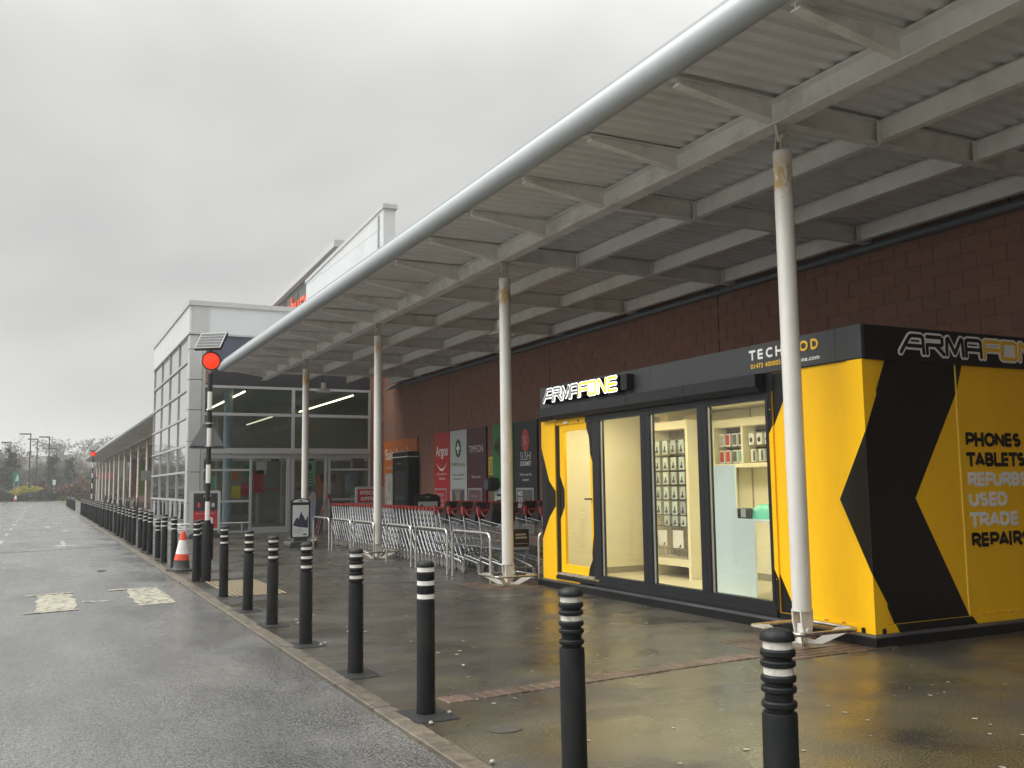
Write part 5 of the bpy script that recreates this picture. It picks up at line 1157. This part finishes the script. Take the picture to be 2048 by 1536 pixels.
for i in range(12): copy_tree(b3, None, (5.3+.1*(i % 2), 62+3.1*i, 0), (0, 0, i), 'black banded bollard standing by the far columns')

# ================================================================== BEACON, CONE, BOARDS
def beacon(x, y, lab, rz=0):
    t = thing('beacon_pole', (x, y, 0), lab, 'crossing beacon', 'solar crossing beacons')
    b = MB(); b.lathe([(.078, 0), (.078, .90), (.045, .985)], 16, (x, y, 0), ph=.2); b.cbox(x+.04, x+.10, y-.03, y+.04, .35, .93, .01); b.build('pole_sleeve', 'bollard', t, smooth=30)
    z = .985; k = 0
    while z < 3.38:
        z1 = min(z+.303, 3.44)
        MB().lathe([(.038, z), (.038, z1)], 14, (x, y, 0)).build('pole_band', 'sblack' if k % 2 else mat('pole_white', (.68, .68, .64), .3, coat=.4), t, smooth=40); z = z1; k += 1
    lz = 3.62
    b = MB(); b.lathe([(.03, 3.44), (.045, 3.46), (.045, 3.50)], 12, (x, y, 0)); b.lathe([(.0, .10), (.12, .09), (.155, .05), (.155, -.05), (.148, -.055), (.148, -.04)], 28, (x, y, lz), axis='y'); b.build('lamp_housing', 'silver', t, smooth=40)
    MB().lathe([(.150, -.052), (.158, -.052), (.158, -.075), (.150, -.075), (.150, -.052)], 28, (x, y, lz), axis='y').build('lamp_hood', 'sblack', t)
    MB().lathe([(.0, -.068), (.08, -.064), (.148, -.05)], 28, (x, y, lz), axis='y').build('lamp_lens', 'lampo', t, smooth=60)
    # solar panel tilted, facing camera-left
    c = Vector((x+.0, y+.04, lz+.36)); uu = Vector((.82, -.57, 0)).normalized(); vv = Vector((.37, .53, .76)); vv = (vv-uu*vv.dot(uu)).normalized(); nn = uu.cross(vv)
    fn = lambda u, v, d: tuple(c+uu*u+vv*v+nn*d)
    if nn.y > 0: fn = lambda u, v, d: tuple(c+uu*u+vv*v-nn*d)
    MB().prism([(-.235, -.20), (.235, -.20), (.235, .20), (-.235, .20)], fn, -.05, 0).build('panel_case', 'sblack', t)
    sp = MB().prism([(-.228, -.193), (.228, -.193), (.228, .193), (-.228, .193)], fn, 0, .004).build('solar_panel', 'pvl', t)
    for j in range(5):
        b = MB()
        for i in range(9): u0 = -.212+i*.0473; b.prism([(u0, -.178+j*.072), (u0+.044, -.178+j*.072), (u0+.044, -.118+j*.072), (u0, -.118+j*.072)], fn, .004, .0055)
        b.build('solar_cell', 'pv', sp)
    MB().tube([(x, y+.02, lz+.14), (x, y+.04, lz+.30)], .02, 8).build('bracket', 'sblack', t)
    # triangular sign seen from behind
    fy = onY(y+.05, x)
    tri = fillet([(-.30, 0, 2.16), (.30, 0, 2.16), (0, 0, 2.70)], .03, 3, True)
    MB().prism([(p[0]-.02, p[2]) for p in tri], fy, -.006, 0).build('sign_plate', 'sign_back', t)
    MB().box(x-.28, x+.24, y+.03, y+.05, 2.18, 2.205).build('sign_rail', 'dgry', t)
    b = MB()
    for zz in (2.20, 2.58): b.lathe([(.042, zz-.012), (.046, zz-.012), (.046, zz+.012), (.042, zz+.012)], 14, (x, y, 0)); b.box(x-.07, x+.07, y+.03, y+.046, zz-.012, zz+.012)
    b.build('sign_clip', 'hoop', t, smooth=40)
    return t
bc1 = beacon(2.475, 16.29, 'striped crossing beacon with orange lamp and solar panel near the traffic cone'); index_children()
copy_tree(bc1, None, (2.7, 61, 0), None, 'distant striped crossing beacon with orange lamp at the far end of the bollards')
def cone(x, y, z, lab, s=1, tl=(0, 0)):
    t = thing('traffic_cone', (x, y, z), lab, 'traffic cone'); H = .72
    b = MB(); b.prism([(a*.21, c*.21) for a, c in [(-1, -.75), (-.75, -1), (.75, -1), (1, -.75), (1, .75), (.75, 1), (-.75, 1), (-1, .75)]], lambda u, v, d: (x+u, y+v, z+d), 0, .035); b.lathe([(.17, .035), (.145, .075), (.135, .20)], 24, (x, y, z)); b.build('base', 'coneb', t, smooth=40)
    def rr(zz): return .135-(zz-.20)*(.135-.035)/(H-.20)
    for z0, z1, c in ((.20, .31, 'coneo'), (.31, .56, 'conew'), (.56, H, 'coneo')):
        pr = [(rr(z0), z0), (rr(z1), z1)]+([(rr(z1)-.008, z1)] if z1 == H else [])
        MB().lathe(pr, 24, (x, y, z)).build('cone_band', c, t, smooth=40)
    t.rotation_euler = (R(tl[0]), R(tl[1]), .5); t.scale = (s, s, s); return t
cone(2.37, 18.55, .0, 'orange and white traffic cone leaning among the bollards by the beacon', tl=(1.5, 1.5))
cone(-3.1, 150.6, -.03, 'tiny traffic cone standing at the far kerb by the hedge', 1.5)
def board(x, y, w, z0, z1, frame, lab, r=.08):
    t = thing('pavement_sign', (x, y, 0), lab, 'pavement sign'); fy = onY(y, x)
    MB().prism(rrect(-w/2, w/2, z0, z1, r), fy, -.035, 0).build('frame', frame, t)
    b = MB(); b.prism(rrect(-w/2-.09, w/2+.09, .0, .14, .05), fy, -.42, .36); b.build('base', 'coneb', t); MB().box(x-w/2+.08, x+w/2-.08, y-.02, y+.05, .13, z0+.02).build('post', 'dgry', t)
    return t, fy
t, fy = board(4.56, 30.4, .88, .20, 1.44, 'sgrey', 'rounded pavement sign with a dark and red price poster at the building corner')
MB().prism([(-.355, .82), (.355, .82), (.355, 1.36), (-.355, 1.36)], fy, .0, .006).build('poster', 'postd', t); MB().prism([(-.355, .29), (.355, .29), (.355, .815), (-.355, .815)], fy, .0, .006).build('poster', 'postr', t)
text('photo', 'lettering', 'lwhite', fy, -.06, 1.23, .22, .10, t, bold=.01, d=.008); text('£3', 'price', 'lwhite', fy, -.07, .36, .30, .27, t, bold=.05, d=.008); text('PRINTS AND GIFTS IN STORE TODAY', 'small_print', 'lwhite', fy, 0, .73, .56, .03, t, d=.008, align='C')
oval('printed_flame', 'coneo', fy, -.2, 1.0, .045, .075, t, .006, .009, 12); oval('printed_ring', 'sgrey', fy, .04, 1.02, .06, .075, t, .006, .009, 12); oval('printed_ring', 'sgrey', fy, .22, 1.0, .05, .07, t, .006, .009, 12)
t, fy = board(5.97, 24.2, .50, .22, 1.14, 'sblack', 'narrow black pavement sign with a castle poster in front of the doors', .02)
MB().prism([(-.25, 1.14), (-.29, 1.12), (-.2, 1.2), (0, 1.235), (.2, 1.2), (.29, 1.12), (.25, 1.14)], fy, -.035, .0).build('arched_header', 'sblack', t); MB().prism([(-.21, 1.125), (.21, 1.125), (.17, 1.18), (0, 1.21), (-.17, 1.18)], fy, .0, .005).build('header_card', 'postw', t); oval('logo', 'grn', fy, 0, 1.158, .05, .022, t, .005, .008, 12)
MB().prism([(-.205, .255), (.205, .255), (.205, 1.05), (-.205, 1.05)], fy, .0, .006).build('poster', 'postw', t)
MB().prism([(-.195, .54), (-.05, .50), (.19, .47), (.19, .72), (.17, .80), (.15, .70), (.12, .66), (.08, .76), (.04, .82), (.01, .90), (-.02, .80), (-.05, .70), (-.09, .74), (-.13, .70), (-.17, .62)], fy, .006, .009).build('printed_scene', 'navy', t); oval('logo', 'grn', fy, .11, .31, .055, .022, t, .006, .009, 12)
b = MB()
for i, w_ in enumerate((.22, .26, .18)): b.prism([(-.18, .44-.04*i), (-.18+w_, .44-.04*i), (-.18+w_, .452-.04*i), (-.18, .452-.04*i)], fy, .006, .008)
b.build('small_print', 'gframe', t); text('Pottery', 'lettering', 'glow', fy, .02, .95, .2, .05, t, d=.008, align='C')
t, fy = board(9.35, 29.0, .95, .32, 1.50, 'sgrey', 'rounded special offers sign behind the third column')
MB().prism([(-.40, 1.0), (.40, 1.0), (.40, 1.42), (-.40, 1.42)], fy, .0, .006).build('poster', 'postr', t)
text('SPECIAL', 'lettering', 'lwhite', fy, 0, 1.25, .66, .12, t, bold=.05, d=.008, align='C'); text('OFFERS', 'lettering', 'lwhite', fy, 0, 1.06, .60, .12, t, bold=.05, d=.008, align='C'); oval('printed_badge', 'sred', fy, .1, .88, .09, .08, t, .0, .006, 14); oval('printed_oval', 'gframe', fy, -.2, .88, .13, .05, t, .0, .006, 14)
t, fy = board(9.75, 25.0, .78, .3, 1.17, 'sblack', 'black framed pavement sign with white poster behind the trolleys', .05)
MB().prism([(-.39, 1.17), (-.3, 1.24), (0, 1.29), (.3, 1.24), (.39, 1.17)], fy, -.035, 0).build('arched_header', 'sblack', t); MB().prism([(-.29, .35), (.29, .35), (.29, 1.06), (-.29, 1.06)], fy, .0, .006).build('poster', 'postw', t); text('store', 'logo', 'lwhite', fy, 0, 1.17, .14, .04, t, d=.004, align='C'); MB().prism([(-.25, .9), (-.1, .9), (-.18, 1.0)], fy, .006, .008).build('printed_shape', 'dgreen', t)
# red A frame stand by the doors
t = thing('a_frame_stand', (8.45, 30.5, 0), 'dark red folding A frame stand left open beside the sliding doors', 'stand')
for s, yy in ((-1, 30.3), (1, 30.9)):
    b = MB()
    for e_ in (0, .34): b.tube([(8.45+s*.47, yy+e_-.2, .02), (8.45+s*.02, 30.5+e_*.5, 1.28)], .022, 8)
    for f in (.15, .6, .9):
        p = Vector((8.45+s*.47, yy-.2, .02)).lerp(Vector((8.45+s*.02, 30.5, 1.28)), f); q_ = Vector((8.45+s*.47, yy+.14, .02)).lerp(Vector((8.45+s*.02, 30.67, 1.28)), f); b.tube([p, q_], .014, 6)
    b.build('leg_frame', mat('dark_red_steel', (.16, .04, .04), .45), t, smooth=40)
MB().tube([(8.25, 30.45, .74), (8.65, 30.45, .74)], .012, 6).build('spreader_bar', 'hoop', t)
t = thing('leaning_banner', (8.05, 31.2, 0), 'tall pale lilac banner board leaning by the sliding doors', 'banner')
MB().prism([(-.24, .02), (.06, .02), (.16, 1.0), (.14, 1.3), (.05, 1.36), (-.06, 1.25), (-.22, .7)], onY(31.2, 8.05), -.015, 0).build('banner', mat('lilac_board', (.36, .38, .50), .5, var=.05), t)
MB().prism([(-.10, 1.0), (.16, 1.0), (.14, 1.3), (.05, 1.36), (-.06, 1.25)], onY(31.2, 8.05), 0, .004).build('header', 'gframe', t)

# ================================================================== FAR BACKGROUND
def leafcloud(b, c, rad, n, s, seed, shell=.45, m=0):
    q = random.Random(seed)
    lobes = [(Vector((q.gauss(0, .42)*rad[0], q.gauss(0, .42)*rad[1], q.gauss(0, .35)*rad[2])), q.uniform(.35, .7)) for _ in range(9)]
    for _ in range(n):
        lo, k = q.choice(lobes); d = Vector((q.gauss(0, 1), q.gauss(0, 1), q.gauss(0, 1))).normalized()*(q.random()**shell)*k
        p = Vector(c)+lo+Vector((d.x*rad[0], d.y*rad[1], d.z*rad[2])); a = Vector((q.gauss(0, 1), q.gauss(0, 1), q.gauss(0, 1))).normalized()*s; e_ = Vector((q.gauss(0, 1), q.gauss(0, 1), q.gauss(0, 1))).normalized()*s
        b.add([p, p+a, p+e_], [(0,1,2)], m)
def branches(b, p, d, l, r, lev, q):
    e_ = p+d*l; b.tube([p, e_], [r, r*.7], 4, cap=False)
    if lev == 0: return
    for _ in range(q.choice((3, 4))):
        nd = (d+Vector((q.gauss(0, .5), q.gauss(0, .5), q.gauss(.05, .3)))).normalized(); branches(b, p+d*l*q.uniform(.55, 1), nd, l*q.uniform(.6, .8), r*.55, lev-1, q)
def tree_proto(kind, seed):
    q = random.Random(seed)
    lab = 'x'; t = thing({'bare': 'bare_tree', 'ever': 'evergreen_tree', 'scrub': 'scrub_tree'}[kind], (0, 0, 0), lab, 'tree')
    b = MB()
    if kind == 'bare':
        branches(b, Vector((0, 0, 0)), Vector((0, 0, 1)), 3.0, .16, 4, q); b.build('trunk', 'bark', t); b = MB(); leafcloud(b, (0, 0, 6.4), (3.2, 3.2, 3.2), 2600, .20, seed, .5); b.build('crown', 'bare', t)
    elif kind == 'ever':
        b.tube([(0, 0, 0), (0, 0, 5)], [.2, .08], 6); b.build('trunk', 'bark', t); b = MB()
        for k in range(6): leafcloud(b, (0, 0, 1.6+k*.95), (2.0-.27*k, 2.0-.27*k, .85), 420, .30, seed+k, .5)
        b.build('crown', 'ever', t)
    else:
        branches(b, Vector((0, 0, 0)), Vector((0, 0, 1)), 1.8, .1, 3, q); b.build('trunk', 'bark', t); b = MB(); leafcloud(b, (0, 0, 3.4), (2.8, 2.8, 2.4), 2600, .24, seed, .5); b.build('crown', 'olive', t)
    return t
P_ = {k: [tree_proto(k, s) for s in ss] for k, ss in (('bare', (11, 12, 13)), ('ever', (21, 22)), ('scrub', (31, 32)))}
index_children()
used = set()
def plant(kind, i, x, y, s, lab, z=0):
    p = P_[kind][i]
    if (kind, i) not in used: used.add((kind, i)); o = p; o.location = (x, y, z)
    else: o = copy_tree(p, None, (x, y, z))
    o['label'] = lab; o.scale = (s, s, s*.98); o.rotation_euler = (0, 0, rnd.uniform(0, 6)); o['group'] = 'trees beyond the car park'
plant('ever', 0, -4.6, 176, 1.15, 'dark evergreen tree behind the green direction sign')
plant('ever', 1, 1.6, 186, 1.1, 'dark ragged evergreen tree behind the tallest pair of lamp posts')
plant('ever', 0, 4.6, 184, 1.0, 'dark round evergreen tree left of the distant beacon')
lab_ = {'bare': 'leafless brown tree in the belt beyond the car park', 'scrub': 'olive scrubby tree in the belt beyond the car park', 'ever': 'dark evergreen in the belt beyond the car park'}
q_ = random.Random(5)
for i in range(64):
    x = -16+q_.random()*62; y = 188+q_.random()*46; k = q_.choice(('bare', 'scrub', 'scrub', 'bare', 'scrub')); plant(k, q_.randrange(len(P_[k])), x, y, q_.uniform(.75, 1.2)*(.9 if k == 'bare' else 1.0), lab_[k])
for i in range(16):
    x = -20-q_.random()*75; y = 40+q_.random()*150; k = q_.choice(('bare', 'scrub', 'ever')); plant(k, q_.randrange(len(P_[k])), x if y < 150 else x-4, y if y < 150 else y+20, q_.uniform(.9, 1.3), 'tree standing off to the side of the car park')
# hill with far wood
b = MB(); nx_, nyy = 60, 20; vs_ = []
def hz(x, y):
    t_ = max(0, min(1, (y-235)/170)); t_ = t_*t_*(3-2*t_)
    return t_*(12+3.2*math.sin(x*.013+1)+2*math.sin(x*.031)-.035*max(0, x-10))-.1
for j in range(nyy+1):
    for i in range(nx_+1): x = -420+i*14; y = 230+j*14; vs_.append((x, y, hz(x, y)))
b.add(vs_, [(j*(nx_+1)+i, j*(nx_+1)+i+1, (j+1)*(nx_+1)+i+1, (j+1)*(nx_+1)+i) for j in range(nyy) for i in range(nx_)]); b.build('hill', 'hill', smooth=60, kind='structure')
b = MB(); q_ = random.Random(9)
for i in range(430):
    x = -70+q_.random()*190; y = 245+q_.random()*160
    if i > 300: x = -400+q_.random()*330
    leafcloud(b, (x, y, hz(x, y)+3.2), (4.2, 4.2, q_.uniform(2.6, 4.2)), 90, .75, 500+i, .5)
b.build('far_wood', 'olive', kind='stuff')
# hedges at the far kerb
def hedge(name, x0, x1, y0, y1, h, n, s, m_, lab, seed):
    b = MB(); q = random.Random(seed)
    for _ in range(n):
        x = q.uniform(x0, x1); y = q.uniform(y0, y1); hh = h*(.82+.22*math.sin(x*.9+seed)+.1*math.sin(x*2.7)); z = hh*q.random()**.6
        p = Vector((x, y, z)); a = Vector((q.gauss(0, 1), q.gauss(0, 1), q.gauss(0, 1))).normalized()*s; e_ = Vector((q.gauss(0, 1), q.gauss(0, 1), q.gauss(0, 1))).normalized()*s; b.add([p, p+a, p+e_], [(0,1,2)])
    b.build(name, m_, label=lab, cat='hedge')
hedge('hedge', -40, 3, 152.6, 154.6, 1.5, 11000, .30, 'hedge', 'low dark green clipped hedge behind the far kerb', 1)
hedge('hedge', -40, -1.2, 158, 161, 2.3, 9000, .34, 'hedge', 'taller dark green hedge below the green direction sign', 2)
hedge('hedge', -1.0, 26, 157, 161, 3.0, 12000, .32, 'hedgeb', 'russet brown hedge stretching behind the distant beacon', 3)
hedge('hedge', 2.5, 40, 140, 142.5, 1.9, 9000, .30, 'hedgeb', 'brown hedge behind the far columns', 4)
t = thing('forsythia_bush', (-1.6, 156.4, 0), 'yellow green spraying bush at the far kerb', 'bush'); b = MB(); q_ = random.Random(3)
for _ in range(150):
    a = q_.uniform(-1.3, 1.3); f = q_.gauss(0, .4); l = q_.uniform(1.6, 2.7); p0 = Vector((-1.6, 156.2, .2)); p1 = p0+Vector((math.sin(a)*l*.8, f, math.cos(a)*l*.9)); p2 = p0+Vector((math.sin(a)*l*1.15, f*1.5, math.cos(a)*l*.75)); pts = bez(p0, p1, p2, 4); b.tube(pts, .035, 3, cap=False)
    for pnt in pts[1:]:
        for _ in range(4): c = Vector(pnt); b.add([c, c+Vector((q_.gauss(0, .13), q_.gauss(0, .1), q_.gauss(0, .13))), c+Vector((q_.gauss(0, .13), q_.gauss(0, .1), q_.gauss(0, .13)))], [(0,1,2)])
b.build('spray', 'fors', t)
def lamp(x, y, h, lab):
    t = thing('lamp_post', (x, y, 0), lab, 'lamp post', 'lamp posts beyond the car park')
    MB().tube([(x, y, 0), (x, y, h*.15), (x, y, h)], [.14, .11, .08], 8).build('post', 'sblack', t); MB().box(x-1.5, x+.1, y-.15, y+.15, h-.12, h+.05).build('lamp_head', 'anthd', t)
for (x, y, h, l_) in ((-4.9, 186.8, 10, 'leftmost lamp post, standing behind the dark evergreen'), (-1.6, 159, 10, 'tallest lamp post, left of the two in the middle'), (-.7, 174.6, 10, 'thin lamp post between the two tallest ones'), (1.0, 167.3, 10, 'second tallest lamp post, above the russet hedge'), (2.7, 214, 10, 'small distant lamp post above the trees'), (6.8, 232.8, 10, 'faintest lamp post, just left of the distant beacon')): lamp(x, y, h, l_)
def rsign(x, y, z0, z1, w, c, lab, legs=2):
    t = thing('road_sign', (x, y, 0), lab, 'road sign'); MB().box(x-w/2, x+w/2, y, y+.05, z0, z1).build('plate', c, t)
    for s in ((-1, 1) if legs == 2 else (0,)): MB().tube([(x+s*w*.3, y+.08, 0), (x+s*w*.3, y+.08, z0+.3)], .05, 6).build('post', 'gframe', t)
    return t
t = rsign(-3.35, 163.5, 2.7, 4.4, 1.0, mat('sign_teal', (.02, .16, .11), .5), 'green direction sign on two posts above the hedge'); MB().prism([(-.2, 3.0), (.25, 3.0), (.3, 3.6), (.1, 4.1), (.0, 3.7)], onY(163.49, -3.35), 0, .01).build('symbol', 'sgrey', t)
rsign(-1.7, 163, 2.0, 2.8, .4, 'sgrey', 'small pale sign by the tallest lamp post', 1); rsign(1.9, 168, 2.4, 3.2, .45, 'postw', 'small white sign beside the dark ragged evergreen', 1); rsign(5.0, 168, 2.2, 3.0, .7, 'postw', 'small white sign left of the distant beacon', 1)
rsign(7.5, 138, 2.9, 3.8, 2.2, mat('sign_salmon', (.36, .08, .05), .6), 'faded red banner sign seen between the far columns')
t = thing('green_hoarding', (8.8, 100, 0), 'bright green upright panel between the far columns', 'panel'); MB().box(8.6, 9.15, 100, 100.06, .9, 4.2).build('panel', mat('panel_lime', (.20, .30, .03), .6), t)
t = thing('salmon_hoarding', (8.6, 106, 0), 'salmon coloured upright panel left of the green panel', 'panel'); MB().box(8.4, 9.0, 106, 106.06, .9, 4.6).build('panel', mat('panel_salmon', (.30, .14, .10), .6), t)
t = thing('column_notice', (6.35, 68.1, 2.2), 'small pale notice strapped to a far column beside the glass building', 'notice'); MB().box(6.0, 6.65, 68.0, 68.04, 2.1, 2.75).build('plate', 'gframe', t)
# haze box
b = MB(); b.box(-650, 650, -350, 800, -1.2, 40); hzm = bpy.data.materials.new('haze_air'); hzm.use_nodes = True; t_ = hzm.node_tree; t_.nodes.clear(); o_ = t_.nodes.new('ShaderNodeOutputMaterial'); pv_ = t_.nodes.new('ShaderNodeVolumePrincipled')
pv_.inputs['Color'].default_value = (.95, .96, .97, 1); pv_.inputs['Density'].default_value = .0008; pv_.inputs['Anisotropy'].default_value = 0.0; t_.links.new(pv_.outputs[0], o_.inputs['Volume'])
HAZE = True
if HAZE: hb = b.build('haze', hzm, kind='stuff')
